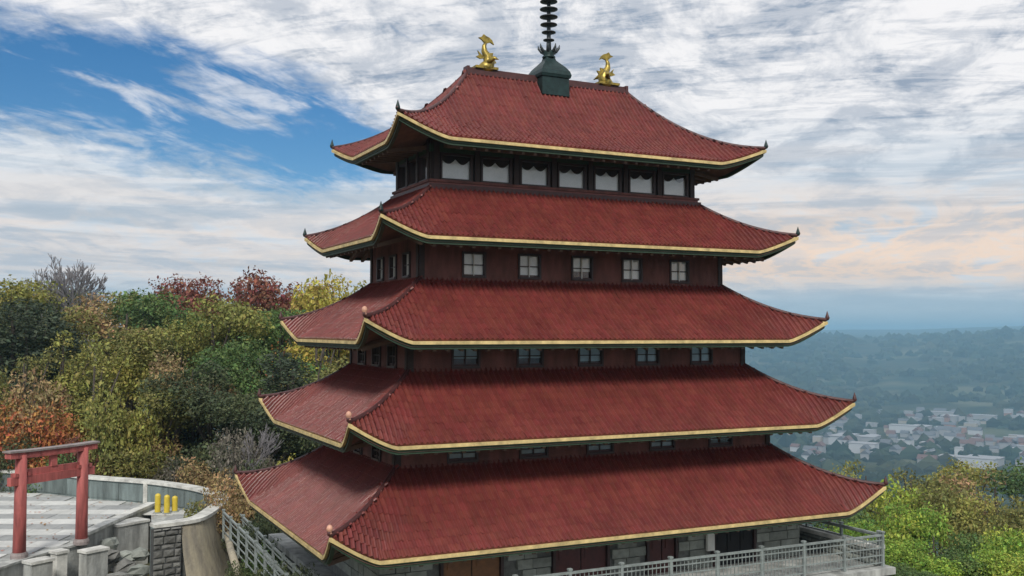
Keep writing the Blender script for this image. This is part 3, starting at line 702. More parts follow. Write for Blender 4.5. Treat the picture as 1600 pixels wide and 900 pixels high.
for k in range(2, len(arc)-6, 2):
    a_ = MB(); a, b = Vector(arc[k]), Vector(arc[k+2] if k+2 < len(arc) else arc[-1]); d = (b-a).normalized(); nr = Vector((d.y, -d.x))
    p = a + nr*.37 + d*.04; q = b + nr*.37 - d*.04
    a_.bar((p.x, p.y, 1.45), (q.x, q.y, 1.45), .05, .78); a_.build('wall_panel', 'inner', pw)
for x, y in ((-10.95, 20.6),):
    a_ = MB(); a_.box(x-.09, x+.09, y-.09, y+.09, PZ, 1.96); a_.build('wall_post', 'coping', pw)
lv_, lf_ = [], []
for k in range(900):
    x, y = random.uniform(-21, -8.5), random.uniform(8, 28)
    if not inside(x, y) or random.random() > .25 + .75*(abs(math.sin(x*1.3)*math.cos(y*.9)) > .5): continue
    a = random.uniform(0, 6.28); s_ = random.uniform(.04, .1); c_, n_ = math.cos(a)*s_, math.sin(a)*s_; z = PZ+.03+random.uniform(0, .02); o_ = len(lv_)
    lv_ += [(x+c_, y+n_, z), (x-n_*.6, y+c_*.6, z+.015), (x-c_, y-n_, z), (x+n_*.6, y-c_*.6, z+.01)]; lf_.append((o_, o_+1, o_+2, o_+3))
o = npmesh('fallen_leaves', np.array(lv_), np.array(lf_), LF['rust'], kind='stuff'); tag(o, 'fallen rust leaves scattered over the plaza paving', 'leaves')
# outer stone face of its near end, below the coping, with the tan rendered flank
stone_wall('stone_wall', 'dark rubble stone wall below the near end of the plaza coping', [(-11.9, 8.98), (-11.3, 9.12), (-10.85, 9.2)], -2.2, 1.9, .25, (1,), limit=240, xrange=lambda p, z: z > -1.2)
tw = MB(); tpth = [p for p in arc if p[1] < 15.2 and p[0] > -10.95 and p[1] > 9.2]
n_ = len(tpth); vs = []
for k, p in enumerate(tpth):
    a = Vector(tpth[max(k-1, 0)]); b = Vector(tpth[min(k+1, n_-1)]); d = (b-a).normalized(); nr = Vector((-d.y, d.x))
    for z, o_ in ((1.9, .03), (.9, .2), (-.2, .55), (-2.4, 1.3)): q = Vector(p)+nr*o_; vs.append((q.x, q.y, z))
tw.add(vs, [(k*4+i_, k*4+i_+1, k*4+5+i_, k*4+4+i_) for k in range(n_-1) for i_ in range(3)])
tb_ = tw.build('buttress', 'tan', smooth=True, origin=(-9.2, 11.5, 1.9)); tag(tb_, 'tan rendered flank of the plaza wall flaring down to the ground', 'wall')
# sloping concrete kerb with a dark gap at its foot
ck = MB(); ck.tube([(-7.98, 16.5, 1.0), (-8.6, 12.5, 1.05), (-9.2, 8.2, 1.05), (-9.75, 3.8, 1.1)], .14, 8); o = ck.build('kerb', 'tan', smooth=True, origin=(-7.98, 16.5, .9)); tag(o, 'pale rounded kerb running down between plaza flank and stair railing', 'kerb')
# near retaining edge of the plaza
rw = thing('retaining_wall', (-11.0, 18.4, -.8), 'low grey concrete wall with bright coping edging the plaza right of the red gate', 'wall')
npath = [(-10.7, 18.9), (-12.3, 15.9), (-13.95, 12.75)]
a_ = MB(); strip(a_, npath, -2.2, PZ+.18, -.02, .28); a_.build('wall_core', 'concrete', rw)
a_ = MB(); strip(a_, npath, PZ+.18, PZ+.3, -.08, .34); a_.build('coping', 'coping', rw)
rw2 = thing('retaining_wall', (-14.0, 12.3, -.8), 'stepped grey concrete wall under the feet of the red gate', 'wall')
npath = [(-13.95, 12.35), (-15.2, 11.3), (-16.5, 9.75), (-18.2, 7.3), (-24, .7)]
a_ = MB(); strip(a_, npath, -2.4, PZ-.06, -.02, .28); a_.build('wall_core', 'concrete', rw2)
a_ = MB(); strip(a_, npath, PZ-.06, PZ+.02, -.08, .34); a_.build('coping', 'concrete', rw2)
def pier(x, y, zt, sx_, sy_, label, mt='concrete', name='stone_pier'):
    o = thing(name, (x, y, -2.0), label, 'pier'); rz = Matrix.Translation((x, y, 0)) @ Matrix.Rotation(.53, 4, 'Z')
    a_ = MB(); a_.box(-sx_/2, sx_/2, -sy_/2, sy_/2, -2.0, zt-.1, rz); a_.build('shaft', mt, o)
    a_ = MB(); a_.box(-sx_/2-.05, sx_/2+.05, -sy_/2-.05, sy_/2+.05, zt-.1, zt, rz); a_.build('cap', 'coping', o)
pier(-15.03, 10.7, 1.1, .42, .42, 'slim pale stone pier standing below the right post of the red gate', 'coping')
pier(-15.75, 9.3, 1.12, .8, .5, 'broad grey pier left of the slim pale one below the red gate')
pier(-12.2, 15.4, 1.15, 1.5, .8, 'wide pale concrete pier between the bright coping and the rubble wall')
pier(-13.8, 11.2, .95, .9, .5, 'blue-grey concrete block beside the dark rocks under the plaza edge')
def rock(x, y, z, r_, label, mt='rubble'):
    mb_ = MB(); pts = []
    bpts = [(math.cos(t_)*math.cos(p_), math.sin(t_)*math.cos(p_), math.sin(p_)) for p_ in (-.9, -.1, .7) for t_ in [k*math.pi/3+p_ for k in range(6)]] + [(0, 0, 1.)]
    for b in bpts: f_ = r_*random.uniform(.75, 1.15); pts.append((x+b[0]*f_*1.25, y+b[1]*f_, z+b[2]*f_*.8))
    fs = [(l_*6+k, l_*6+(k+1) % 6, l_*6+6+(k+1) % 6, l_*6+6+k) for l_ in range(2) for k in range(6)] + [(12+k, 12+(k+1) % 6, 18) for k in range(6)] + [tuple(range(6))[::-1]]
    o = mb_.add(pts, fs).build('boulder', mt, origin=(x, y, z-r_*.6)); tag(o, label, 'boulder', 'rocks below the plaza edge')
k = 0
for (x, y, z, r_) in [(-13.1, 13.4, .65, .38), (-13.15, 12.5, .3, .4), (-12.5, 13.0, .1, .42), (-12.6, 12.0, -.1, .45), (-12.1, 11.6, -.2, .4), (-12.9, 11.0, -.3, .45), (-12.3, 10.4, -.5, .45), (-13.5, 10.3, -.3, .42), (-11.95, 12.9, .2, .36), (-13.4, 9.4, -.6, .5), (-12.5, 9.4, -.7, .48)]:
    rock(x, y, z, r_, 'rough grey rock heaped below the plaza edge left of the rubble wall', 'rubble' if k % 2 else 'stone'); k += 1

# red gate
A_, B_ = Vector((-16.37, 10.37)), Vector((-14.2, 12.0)); gdv = (B_-A_).normalized(); ga = math.atan2(gdv.y, gdv.x)
cx_, cy_ = (A_+B_)/2
tor = thing('gate', (cx_, cy_, PZ), 'red wooden Japanese gate with grey capped lintel at the edge of the plaza', 'gate')
gm_ = Matrix.Translation((cx_, cy_, 0)) @ Matrix.Rotation(ga, 4, 'Z'); hs = (B_-A_).length/2
for s_ in (-1, 1):
    a_ = MB(); a_.lathe([(.23, PZ), (.215, 2.6), (.20, 4.75)], 14, gm_ @ Vector((s_*hs, 0, 0))); po = a_.build('post', 'torii', tor, smooth=True)
    a_ = MB(); a_.lathe([(.3, PZ), (.3, PZ+.12), (.26, PZ+.22)], 14, gm_ @ Vector((s_*hs, 0, 0))); a_.build('post_base', 'toriitop', po)
    for o_ in (-.32, .2):
        a_ = MB(); a_.box(s_*hs+o_, s_*hs+o_+.12, -.14, .14, 3.97, 4.1, gm_); a_.build('wedge', 'torii', po)
a_ = MB(); a_.box(-hs-.48, hs+.48, -.11, .11, 3.66, 3.96, gm_); a_.build('tie_beam', 'torii', tor)
a_ = MB(); a_.box(-hs+.2, hs-.2, -.05, .05, 3.96, 4.2, gm_); a_.build('panel', 'torii', tor)
def curved(z0, z1, half_, d_, lift):
    mb_ = MB(); n_ = 16; vs = []
    for k in range(n_+1):
        x_ = -half_+2*half_*k/n_; lz = lift*abs(x_/half_)**2.5
        for y_, z_ in ((-d_, z0+lz), (-d_, z1+lz), (d_, z1+lz), (d_, z0+lz)): vs.append(gm_ @ Vector((x_, y_, z_)))
    return mb_.add(vs, [(k*4+i_, k*4+(i_+1) % 4, k*4+4+(i_+1) % 4, k*4+4+i_) for k in range(n_) for i_ in range(4)] + [(0, 1, 2, 3), (n_*4+3, n_*4+2, n_*4+1, n_*4)])
curved(4.62, 4.84, hs+.55, .17, .03).build('lintel', 'torii', tor); curved(4.842, 4.91, hs+.62, .22, .03).build('lintel_cap', 'toriitop', tor)
a_ = MB(); a_.box(-.12, .12, -.09, .09, 4.2, 4.62, gm_); a_.build('strut', 'torii', tor)

for x, y, h_, lab in ((-10.72, 17.6, .86, 'left yellow bollard by the plaza parapet'), (-10.36, 17.3, .82, 'middle yellow bollard by the plaza parapet'), (-9.98, 17.6, .7, 'rightmost and shortest yellow bollard by the plaza parapet')):
    o = thing('bollard', (x, y, PZ), lab, 'bollard', 'yellow bollards on the plaza')
    a_ = MB(); a_.lathe([(.13, PZ), (.13, PZ+h_-.06), (.1, PZ+h_), (.04, PZ+h_+.03)], 14, (x, y, 0)); a_.build('shaft', 'yellow', o, smooth=False)
    a_ = MB(); a_.lathe([(.19, PZ+.014), (.19, PZ+.05), (.14, PZ+.06)], 14, (x, y, 0)); a_.build('foot', 'rail', o)

# ------------------------------------------------------------------ vegetation
def leaf_cloud(name, clumps, nleaf, size, flat=.0, seed=0, up_bias=.35):
    """diamond leaves spread through the outer part of every clump: (centre, radii) in unit-tree space"""
    rg = np.random.default_rng(seed); V_, F_ = [], []
    wts = np.array([c[1][0]*c[1][2] for c in clumps]); wts = wts/wts.sum()
    for (c, r_), wt in zip(clumps, wts):
        n_ = max(30, int(nleaf*wt)); d = rg.normal(size=(n_, 3)); d /= np.linalg.norm(d, axis=1)[:, None]
        # drop most of the leaves below, keep ragged patches
        keep = (d[:, 2] > -.55) | (rg.random(n_) < .45); d = d[keep]; n_ = len(d)
        bumps = 1 + .22*np.sin(d[:, 0]*7+seed+c[0]*9) * np.sin(d[:, 1]*6+c[1]*9) + .12*np.sin(d[:, 2]*11+seed)
        q = rg.random(n_)**.45*.75+.33
        P_ = np.array(c) + d*np.array(r_)*(bumps*q)[:, None]
        nr = d*.5 + rg.normal(size=(n_, 3))*.6 + np.array([0, 0, up_bias]); nr /= np.linalg.norm(nr, axis=1)[:, None]
        a = np.cross(nr, rg.normal(size=(n_, 3))); a /= np.linalg.norm(a, axis=1)[:, None]; b = np.cross(nr, a)
        s = size*np.clip(rg.lognormal(-.08, .42, n_), .35, 2.1)[:, None]
        quad = np.stack([P_-a*s, P_-b*s*.55+nr*s*.15, P_+a*s, P_+b*s*.55+nr*s*.15], 1)
        o = sum(len(x) for x in V_)*4 if V_ else 0
        V_.append(quad); F_.append(o + np.arange(n_*4).reshape(-1, 4))
    V_ = np.concatenate(V_).reshape(-1, 3); F_ = np.concatenate(F_)
    me = bpy.data.meshes.new(name); me.vertices.add(len(V_)); me.vertices.foreach_set('co', V_.ravel().astype(np.float32))
    me.loops.add(F_.size); me.loops.foreach_set('vertex_index', F_.ravel().astype(np.int32))
    me.polygons.add(len(F_)); me.polygons.foreach_set('loop_start', np.arange(0, F_.size, 4, dtype=np.int32)); me.polygons.foreach_set('loop_total', np.full(len(F_), 4, dtype=np.int32))
    me.materials.append(LF['green']); me.polygons.foreach_set('use_smooth', [False]*len(F_)); me.update(calc_edges=True); return me
def trunk_mesh(name, clumps, h0, r0, seed=0):
    rd_ = random.Random(seed); mb_ = MB(); topz = max(c[0][2] for c in clumps)
    lean = (rd_.uniform(-.03, .03), rd_.uniform(-.03, .03))
    tr_ = [(0, 0, -.04), (lean[0]*.4, lean[1]*.4, h0*.5), (lean[0], lean[1], h0), (lean[0]*1.6, lean[1]*1.6, topz*.96)]
    mb_.tube(tr_, [r0*1.35, r0, r0*.8, r0*.2], 7)
    for c, r_ in clumps:
        z0 = h0*rd_.uniform(.75, 1.0) + (c[2]-h0)*.25; z0 = max(.05, min(z0, c[2]))
        a = Vector((lean[0]*z0/h0, lean[1]*z0/h0, z0)); b = Vector(c); md = a.lerp(b, .55) + Vector((rd_.uniform(-.02, .02), rd_.uniform(-.02, .02), .02))
        mb_.tube([a, md, b + Vector((0, 0, r_[2]*.4))], [r0*.5, r0*.33, r0*.1], 5)
    me = bpy.data.meshes.new(name); me.from_pydata([tuple(v) for v in mb_.v], [], mb_.f); me.materials.append(MT['bark']); me.update(); return me
VAR = {}
def variant(key, kind, seed):
    rd_ = random.Random(seed); cl = []
    if kind == 'broad':
        h0 = .32
        for k in range(13):
            a = k*2.4+rd_.uniform(-.4, .4); hz = .36 + .5*((k*.618+.1) % 1); rr_ = .25*math.sqrt(max(.05, 1-((hz-.58)/.42)**2))*rd_.uniform(.75, 1.15)
            s = rd_.uniform(.085, .14); cl.append(((rr_*math.cos(a), rr_*math.sin(a), hz), (s*1.15, s*1.1, s*.85)))
        cl.append(((0, 0, .84), (.12, .12, .12))); nl, sz = 15000, .0088
    elif kind == 'tall':
        h0 = .22
        for k in range(14):
            a = k*2.4+rd_.uniform(-.5, .5); hz = .24+.68*k/13; rr_ = .15*(1-.75*(hz-.24)/.7)*rd_.uniform(.7, 1.2)
            s = rd_.uniform(.07, .11)*(1.2-.5*hz); cl.append(((rr_*math.cos(a), rr_*math.sin(a), hz), (s*1.1, s*1.1, s)))
        nl, sz = 12500, .0078
    elif kind == 'bush':
        h0 = .15
        for k in range(11):
            a = k*2.4+rd_.uniform(-.5, .5); hz = rd_.uniform(.22, .78); rr_ = rd_.uniform(.05, .36)
            s = rd_.uniform(.13, .22); cl.append(((rr_*math.cos(a), rr_*math.sin(a), hz*(1-.6*rr_)), (s*1.2, s*1.2, s*.9)))
        nl, sz = 12000, .0145
    elif kind == 'sparse':
        h0 = .3
        for k in range(16):
            a = k*2.4+rd_.uniform(-.5, .5); hz = .32+.6*((k*.618) % 1); rr_ = rd_.uniform(.08, .28)*math.sqrt(max(.1, 1-((hz-.6)/.42)**2))
            s = rd_.uniform(.05, .09); cl.append(((rr_*math.cos(a), rr_*math.sin(a), hz), (s*1.3, s*1.3, s)))
        nl, sz = 6000, .0088
    VAR[key] = (leaf_cloud(f'{kind}_crown', cl, nl, sz, seed=seed), trunk_mesh(f'{kind}_trunk', cl, h0, .022 if kind != 'bush' else .03, seed))
for k in range(3):
    variant(('broad', k), 'broad', 20+k); variant(('tall', k), 'tall', 40+k); variant(('bush', k), 'bush', 60+k); variant(('sparse', k), 'sparse', 80+k)
vcount = 0
def tree(kind, x, y, ztop, rad_, colour, label, group, name=None, zb=None):
    global vcount
    vcount += 1; k = vcount % 3; zb = float(ground(x, y)) if zb is None else zb
    H = max(1.2, ztop-zb); nat = {'broad': .38, 'tall': .24, 'bush': .52, 'sparse': .36}[kind]; s = rad_/nat
    o = thing(name or ('shrub' if kind == 'bush' else 'tree'), (x, y, zb), label, 'shrub' if kind == 'bush' else 'tree', group, rz=vcount*1.7, sc=(s, s, H))
    cm, tm = VAR[(kind, k)]
    t_ = bpy.data.objects.new('trunk', tm); COL.objects.link(t_); t_.parent = o
    c = bpy.data.objects.new('crown', cm); COL.objects.link(c); c.parent = o
    c.material_slots[0].link = 'OBJECT'; c.material_slots[0].material = LF[colour]
    return o
def spot(px, t_):
    d = fw + rt*((px-800)/1559.6); p = CAM + d*t_; return p.x, p.y
def zat(py, t_): return CAM.z + t_*(.042462 - .999096*(py-450)/1559.6)
# the wood behind the plaza, far rows first: (px column, py of the top, depth, radius, kind, colour, label)
WG = 'autumn trees in the wood behind the plaza'
WOOD = []
BACK = ['far off at the left edge', 'peeping over the evergreens at far left', 'standing behind the leafless trees', 'right of the leafless trees, far off', 'far off between the leafless and the maroon trees', 'far behind the bright yellow-green crown', 'directly behind the smaller maroon tree',
        'between the two maroon trees, far off', 'directly behind the larger maroon tree', 'far off behind the rust brown tree', 'far off behind the golden tree', 'far off behind the second roof tip', 'far off behind the pagoda wall', 'hidden far behind the third roof']
for k, px in enumerate(range(-60, 620, 52)):
    cn = ('olive', 'green', 'dark', 'olive', 'tan')[k % 5]
    WOOD.append((px + (k*37 % 23), 462 - (k*29 % 22), 112 + (k*17 % 14), 7.5, 'broad', cn, f'tall {cn} tree {BACK[k]}'))
WOOD += [
 (18, 425, 84, 6.0, 'broad', 'yellowgreen', 'yellow-green tree at the left end of the skyline'),
 (-30, 440, 76, 6.0, 'broad', 'dark', 'dark green tree cut by the left edge of the picture'),
 (60, 462, 70, 4.6, 'tall', 'teal', 'dark blue-green evergreen standing left of the bare tree'),
 (12, 470, 66, 4.4, 'tall', 'teal', 'blue-green evergreen at the far left above the rust shrubs'),
 (120, 470, 74, 5.2, 'broad', 'olive', 'dull olive tree under the bare tree'),
 (190, 452, 78, 5.0, 'sparse', 'tan', 'thin tan tree with open crown between bare tree and bright yellow-green tree'),
 (205, 500, 62, 4.4, 'broad', 'olive', 'olive brown tree in the middle of the wood'),
 (150, 535, 58, 3.4, 'sparse', 'yellowgreen', 'small yellow-green tree with gaps, low in the wood above the red shrub'),
 (185, 555, 54, 2.6, 'bush', 'yellowgreen', 'bright yellow-green shrub in the middle of the wood'),
 (255, 445, 82, 5.0, 'broad', 'green', 'green tree behind the bright yellow-green crown'),
 (330, 448, 64, 4.6, 'broad', 'yellowgreen', 'bright yellow-green broad tree left of the pagoda'),
 (272, 490, 62, 3.6, 'broad', 'yellowgreen', 'smaller yellow-green tree left of the bright broad one'),
 (320, 420, 92, 5.6, 'broad', 'maroon', 'maroon red tree on the skyline above the bright yellow-green one'),
 (400, 408, 90, 6.2, 'broad', 'maroon', 'large maroon tree topping the skyline left of the pagoda'),
 (460, 430, 84, 5.0, 'sparse', 'rust', 'rust brown tree beside the maroon tree'),
 (440, 470, 68, 4.6, 'broad', 'green', 'dull green tree behind the tip of the third roof'),
 (520, 412, 80, 4.8, 'broad', 'yellow', 'golden tree close to the left side of the pagoda'),
 (565, 432, 88, 5.0, 'broad', 'yellowgreen', 'yellow-green tree partly behind the left side of the pagoda'),
 (500, 470, 66, 3.8, 'sparse', 'yellow', 'loose golden tree behind the third roof'),
 (385, 515, 60, 3.6, 'broad', 'green', 'green tree beneath the yellow-green one'),
 (295, 540, 57, 3.0, 'sparse', 'tan', 'tan half-bare tree in the middle of the wood below the yellow-green ones'),
 (100, 505, 60, 3.2, 'sparse', 'yellowgreen', 'loose yellow-green tree in front of the evergreens'),
 (40, 530, 58, 3.0, 'sparse', 'olive', 'thin olive tree in front of the evergreens at far left'),
 (330, 560, 56, 3.8, 'broad', 'dark', 'dark green tree low beside the pagoda'),
 (450, 545, 56, 3.6, 'tall', 'teal', 'narrow blue-green tree behind the fourth roof'),
 (500, 545, 58, 3.6, 'sparse', 'olive', 'thin olive tree showing between the third and fourth roofs'),
 (560, 560, 60, 3.6, 'broad', 'olive', 'olive tree hidden mostly by the fourth roof'),
 (420, 600, 52, 3.2, 'broad', 'dark', 'dark green tree behind the tip of the fourth roof'),
 (250, 590, 55, 3.4, 'broad', 'olive', 'low olive tree in the middle of the wood above the plaza'),
]
for px, py, t_, r_, kd, colr, lab in WOOD:
    x, y = spot(px, t_); tree(kd, x, y, zat(py, t_), r_, colr, lab, WG)
SG = 'shrubs behind the plaza wall'
for px, py, t_, r_, colr, lab in [
 (15, 592, 55, 3.3, 'rust', 'rust orange shrub at the left edge above the red gate'), (82, 600, 55, 3.0, 'rust', 'rust orange shrub above the middle of the red gate'),
 (62, 562, 57, 2.8, 'tan', 'yellowish tan shrub above the rust shrubs'), (152, 640, 54, 1.7, 'maroon', 'red shrub at the right end of the rust ones'), (140, 585, 62, 2.2, 'green', 'green shrub behind the red one'),
 (20, 672, 53, 2.2, 'dark', 'dark green shrub at the left edge behind the gate lintel'), (85, 680, 53, 2.0, 'green', 'green shrub behind the gate lintel'), (190, 660, 56, 2.2, 'olive', 'olive shrub right of the red gate'),
 (235, 668, 55, 2.3, 'tan', 'tan shrub with dry leaves behind the plaza coping'), (285, 690, 53, 2.1, 'greybrown', 'grey-brown shrub behind the plaza coping'), (215, 705, 55, 2.0, 'greybrown', 'dry grey-brown shrub just above the coping'),
 (160, 700, 57, 2.0, 'olive', 'low olive shrub just right of the gate above the coping'), (325, 690, 50, 2.0, 'tan', 'dry tan shrub at the right end of the coping'), (345, 655, 52, 2.4, 'dark', 'dark shrub beside the fourth roof'),
 (385, 650, 47, 2.0, 'greybrown', 'twiggy grey-brown shrub under the tip of the fourth roof'), (415, 690, 44, 1.9, 'dark', 'dark green shrub between the two lowest roof tips'), (455, 690, 46, 1.8, 'yellowgreen', 'yellow-green shrub under the fourth roof'),
 (365, 725, 42, 1.5, 'tan', 'dry tan shrub at the tip of the lowest roof'), (350, 745, 44, 1.5, 'olive', 'olive shrub behind the rounded end of the plaza wall'), (300, 735, 52, 1.7, 'olive', 'olive shrub peeping over the coping'),
 (120, 715, 58, 2.0, 'dark', 'dark shrub behind the right post of the gate'), (50, 705, 58, 2.2, 'olive', 'olive shrub seen between the gate posts'), (-20, 690, 58, 2.4, 'olive', 'olive shrub cut by the left edge')]:
    x, y = spot(px, t_); tree('bush', x, y, zat(py, t_), r_, colr, lab, SG)
# evergreen shrubs by the stairs, under the lowest roof
for px, py, t_, r_, colr, lab in [(395, 795, 41, 1.3, 'dark', 'dark shrub beside the top of the stairs'), (425, 815, 37, 1.2, 'green', 'green shrub beyond the stair railing'), (440, 850, 33, 1.1, 'dark', 'dark shrub beyond the stair railing nearest the pagoda'),
        (470, 865, 30.5, 1.0, 'dark', 'dark shrub at the foot of the pagoda wall'), (385, 850, 34, .9, 'dark', 'low dark shrub between kerb and railing'), (452, 838, 36, 1.0, 'green', 'green shrub close under the left eave of the lowest roof'), (415, 795, 39, 1.1, 'dark', 'dark shrub under the left eave of the lowest roof'), (485, 880, 31, .9, 'dark', 'dark shrub below the near corner of the lowest roof')]:
    x, y = spot(px, t_); tree('bush', x, y, zat(py, t_), r_, colr, lab, 'shrubs beside the stairs')
# right flank, downhill
RG = 'trees on the slope right of the terrace'
RIGHT = [
 (1345, 705, 86, 4.4, 'sparse', 'yellowgreen', 'thin yellow-green tree rising behind the lowest roof tip'), (1420, 712, 88, 5.0, 'sparse', 'olive', 'thin olive tree on the slope with the town behind'), (1490, 708, 90, 5.2, 'broad', 'yellowgreen', 'yellow-green tree on the slope near the right side'),
 (1550, 722, 84, 5.0, 'sparse', 'tan', 'thin tan tree near the right edge'), (1600, 706, 80, 5.0, 'broad', 'green', 'green tree cut by the right edge of the picture'), (1385, 735, 70, 3.8, 'broad', 'lime', 'lime green tree above the bright green ones near the roof tip'),
 (1455, 745, 66, 4.0, 'broad', 'olive', 'dull olive tree in the middle of the slope'), (1530, 752, 64, 4.0, 'broad', 'yellowgreen', 'yellow-green tree above the bright green thicket'), (1590, 760, 60, 3.8, 'broad', 'olive', 'olive tree low at the right edge'),
 (1400, 768, 52, 3.2, 'broad', 'bright', 'bright green tree next to the lowest roof tip'), (1345, 800, 48, 2.6, 'broad', 'bright', 'bright green tree behind the terrace corner'), (1445, 790, 50, 3.2, 'sparse', 'lime', 'loose lime tree on the slope with gaps in its crown'),
 (1500, 812, 50, 3.0, 'broad', 'green', 'green tree between the bright green ones'), (1560, 805, 49, 3.2, 'broad', 'lime', 'lime yellow tree near the right edge'), (1610, 815, 46, 3.0, 'broad', 'bright', 'bright green tree cut by the right edge'),
 (1420, 830, 42, 2.6, 'broad', 'bright', 'bright green tree beyond the corner post of the railing'), (1480, 845, 42, 2.7, 'broad', 'green', 'mid green tree at the bottom right'), (1545, 850, 41, 2.7, 'broad', 'bright', 'bright green tree at the bottom right'),
 (1600, 858, 40, 2.6, 'broad', 'lime', 'lime tree in the bottom right corner'), (1400, 872, 39, 2.0, 'broad', 'green', 'dark green tree right below the terrace corner'), (1290, 770, 60, 3.0, 'broad', 'green', 'green tree mostly hidden by the lowest roof')]
for px, py, t_, r_, kd, colr, lab in RIGHT:
    x, y = spot(px, t_); r_ *= .86 if t_ < 56 else 1; tree(kd, x, y, zat(py, t_), r_, colr, lab, RG, zb=max(float(ground(x, y)), zat(py, t_)-13))
# bare trees on the left skyline
def bare_mesh(seed):
    rd_ = random.Random(seed); mb_ = MB()
    def grow(p, d, ln_, r_, lv):
        q = p + d*ln_; md = p.lerp(q, .5) + Vector((rd_.uniform(-1, 1), rd_.uniform(-1, 1), 0))*ln_*.06
        mb_.tube([p, md, q], [max(r_, .0019), max(r_*.8, .0018), max(r_*.62, .0016)], 6 if lv < 2 else 4, cap=False)
        if lv >= 6: return
        for k in range(rd_.choice((2, 3, 3))):
            nd = (d + Vector((rd_.uniform(-1, 1), rd_.uniform(-1, 1), rd_.uniform(-.1, .6)))*.62).normalized()
            grow(p.lerp(q, rd_.uniform(.75, 1)), nd, ln_*rd_.uniform(.56, .76), r_*.6, lv+1)
    grow(Vector((0, 0, -.02)), Vector((0, 0, 1)), .32, .010, 0)
    me = bpy.data.meshes.new('bare_branches'); me.from_pydata([tuple(v) for v in mb_.v], [], mb_.f); me.materials.append(MT['barkpale']); me.update(); return me
bm = [bare_mesh(s) for s in (3, 8)]
for k, (px, py, t_, lab) in enumerate([(70, 402, 98, 'leafless grey tree at the left of the skyline group'), (112, 396, 100, 'tallest leafless grey tree on the left skyline'), (152, 405, 98, 'leafless tree at the right of the skyline group'), (45, 415, 98, 'smallest leafless tree at the far left of the skyline'), (380, 655, 46, 'small leafless tree beside the tip of the fourth roof')]):
    x, y = spot(px, t_); zb = float(ground(x, y)); H = (zat(py, t_)-zb)/.86
    o = thing('bare_tree', (x, y, zb), lab, 'tree', 'leafless trees', rz=k*1.3, sc=(H*.8, H*.8, H))
    c = bpy.data.objects.new('branches', bm[k % 2]); COL.objects.link(c); c.parent = o
# leafy ground cover around the near slopes: nobody could count it
GV, GF = [], []
n_ = 26000; gxs = np.concatenate([rng.uniform(-60, 6, n_//2), rng.uniform(9.5, 75, n_//2)]); gys = np.concatenate([rng.uniform(24, 95, n_//2), rng.uniform(-14, 60, n_//2)])
ok = np.array([not (inside(a, b) or (-11 < a < 9.6 and -8 < b < 8)) for a, b in zip(gxs, gys)]); gxs, gys = gxs[ok], gys[ok]; n_ = len(gxs)
P_ = np.stack([gxs, gys, ground(gxs, gys) + rng.random(n_)**2*1.1 + .05], -1); nr = rng.normal(size=(n_, 3))*.6 + np.array([0, 0, .8]); nr /= np.linalg.norm(nr, axis=1)[:, None]
a = np.cross(nr, rng.normal(size=(n_, 3))); a /= np.linalg.norm(a, axis=1)[:, None]; b = np.cross(nr, a); s = rng.uniform(.12, .34, n_)[:, None]
quad = np.stack([P_-a*s, P_-b*s*.6, P_+a*s, P_+b*s*.6], 1).reshape(-1, 3)
o = npmesh('ground_cover', quad, np.arange(n_*4).reshape(-1, 4), LF['olive'], kind='stuff'); tag(o, 'low leafy undergrowth covering the slopes', 'undergrowth')

# ------------------------------------------------------------------ valley: far woods and the town
n_ = 15000; az_ = rng.uniform(R(30), R(62), n_); rr_ = np.exp(rng.uniform(np.log(450), np.log(4900), n_)); X = CAM.x+rr_*np.sin(az_); Y = CAM.y+rr_*np.cos(az_)
clump = np.sin(X*.009+1)*np.sin(Y*.008+2) + .6*np.sin(X*.023)*np.sin(Y*.027); town = (rr_ > 1150) & (rr_ < 2250)
keep = (clump > -.25) & (~town | (rng.random(n_) < .35)); X, Y, rr_ = X[keep], Y[keep], rr_[keep]; n_ = len(X)
ico = np.array([(math.cos(k*2.094)*c, math.sin(k*2.094)*c, z) for z, c in ((.0, .95), (.55, .8)) for k in range(3)] + [(0, 0, 1.)])
icf = np.array([(0, 1, 4, 3), (1, 2, 5, 4), (2, 0, 3, 5), (3, 4, 6, 6), (4, 5, 6, 6), (5, 3, 6, 6)])
sz = rng.uniform(5, 13, n_)*(1+rr_/4000); ra = rng.uniform(0, 6.28, n_); ca, sa = np.cos(ra), np.sin(ra)
vv = ico[None]*np.stack([sz, sz, sz*rng.uniform(.7, 1.2, n_)], -1)[:, None, :]*rng.uniform(.8, 1.2, (n_, 7, 1))
vx = vv[..., 0]*ca[:, None]-vv[..., 1]*sa[:, None]; vy = vv[..., 0]*sa[:, None]+vv[..., 1]*ca[:, None]
vv = np.stack([vx+X[:, None], vy+Y[:, None], vv[..., 2]+ground(X, Y)[:, None]-1], -1).reshape(-1, 3)
tri = np.array([(0, 1, 4), (0, 4, 3), (1, 2, 5), (1, 5, 4), (2, 0, 3), (2, 3, 5), (3, 4, 6), (4, 5, 6), (5, 3, 6)])
fv = mat('far_wood_leaves', (.05, .052, .026), .8, 0, .004, col2=(.016, .032, .022), island=.45, spec=.1)
o = npmesh('distant_woods', vv, (np.arange(n_)[:, None, None]*7+tri[None]).reshape(-1, 3), fv, kind='stuff'); tag(o, 'far-off woods on the valley floor and the hill beyond', 'woods')
walls_ = [mat('town_wall_white', (.30, .30, .31), .7, .1), mat('town_wall_grey', (.45, .46, .48), .7, .1), mat('town_wall_brick', (.30, .17, .13), .8, .2), mat('town_wall_cream', (.36, .32, .27), .7, .1)]
roofs_ = [mat('town_roof_pale', (.30, .30, .31), .7, .1), mat('town_roof_slate', (.12, .125, .14), .6, .2), mat('town_roof_red', (.14, .08, .07), .7, .2)]
bmesh_ = []
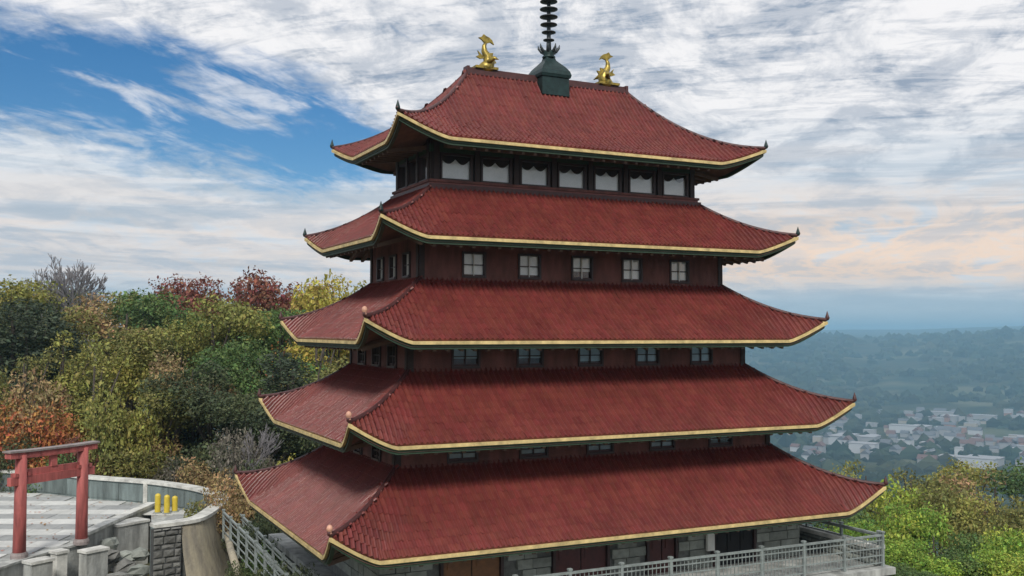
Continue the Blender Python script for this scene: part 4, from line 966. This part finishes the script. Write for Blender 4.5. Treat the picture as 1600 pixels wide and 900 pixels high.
for wi in range(4):
    for ri in range(3):
        mb_ = MB(); mb_.box(-.5, .5, -.5, .5, -.3, 1); mb_.cur = 1; hgt = 1.08 if ri == 0 else 1.55
        if ri == 0: mb_.box(-.52, .52, -.52, .52, 1.0, 1.08)
        else: mb_.add([(-.55, -.56, .98), (.55, -.56, .98), (.55, .56, .98), (-.55, .56, .98), (-.55, 0, hgt), (.55, 0, hgt)], [(0, 1, 5, 4), (3, 4, 5, 2), (0, 4, 3), (1, 2, 5), (3, 2, 1, 0)])
        me = bpy.data.meshes.new('town_building'); me.from_pydata([tuple(v) for v in mb_.v], [], mb_.f); me.materials.append(walls_[wi]); me.materials.append(roofs_[ri]); me.polygons.foreach_set('material_index', mb_.mi); me.update(); bmesh_.append(me)
names_w = ['white', 'grey', 'brick', 'cream']; names_r = ['flat pale roof', 'dark pitched roof', 'red pitched roof']
rd_ = random.Random(5); cnt = 0
while cnt < 150:
    px = 1205 + 420*rd_.random()**.6; r_ = math.exp(rd_.uniform(math.log(1350), math.log(2150))); x, y = spot(px, r_)
    if math.sin(x*.006+.7)*math.sin(y*.007) < -.25: continue
    big = rd_.random() < .09; wi = rd_.choice((0, 0, 0, 1, 2, 3)); ri = 0 if big else rd_.choice((0, 0, 1, 1, 2))
    if big: wi = rd_.choice((0, 0, 1)); sx_, sy_, sz_ = rd_.uniform(35, 70), rd_.uniform(18, 32), rd_.uniform(8, 14)
    else: sx_, sy_, sz_ = rd_.uniform(11, 24), rd_.uniform(9, 14), rd_.uniform(6, 12)
    o = bpy.data.objects.new('town_building', bmesh_[wi*3+ri]); COL.objects.link(o); o.location = (x, y, float(ground(x, y))); o.scale = (sx_, sy_, sz_); o.rotation_euler = (0, 0, R(28)+rd_.choice((0, math.pi/2))+rd_.uniform(-.08, .08))
    tag(o, f"{'long ' if big else 'small '}{names_w[wi]} building with {names_r[ri]} far down in the hazy valley", 'building', f"{'long' if big else 'small'} {names_w[wi]} town buildings with {names_r[ri]} in the valley"); cnt += 1

# ------------------------------------------------------------------ haze: one closed box round camera and scene
hz = MB(); hz.box(-13500, 13500, -13500, 13500, -200, 95); ho = hz.build('haze', 'dark', kind='stuff')
hm = bpy.data.materials.new('valley_haze'); hm.use_nodes = True; t = hm.node_tree; t.nodes.clear()
pv = t.nodes.new('ShaderNodeVolumePrincipled'); pv.inputs['Color'].default_value = (.43, .75, 1, 1); pv.inputs['Density'].default_value = 2.05e-4; pv.inputs['Anisotropy'].default_value = .2
ou = t.nodes.new('ShaderNodeOutputMaterial'); t.links.new(pv.outputs[0], ou.inputs['Volume']); ho.data.materials.clear(); ho.data.materials.append(hm)
tag(ho, 'thin blue haze filling the valley air', 'haze')
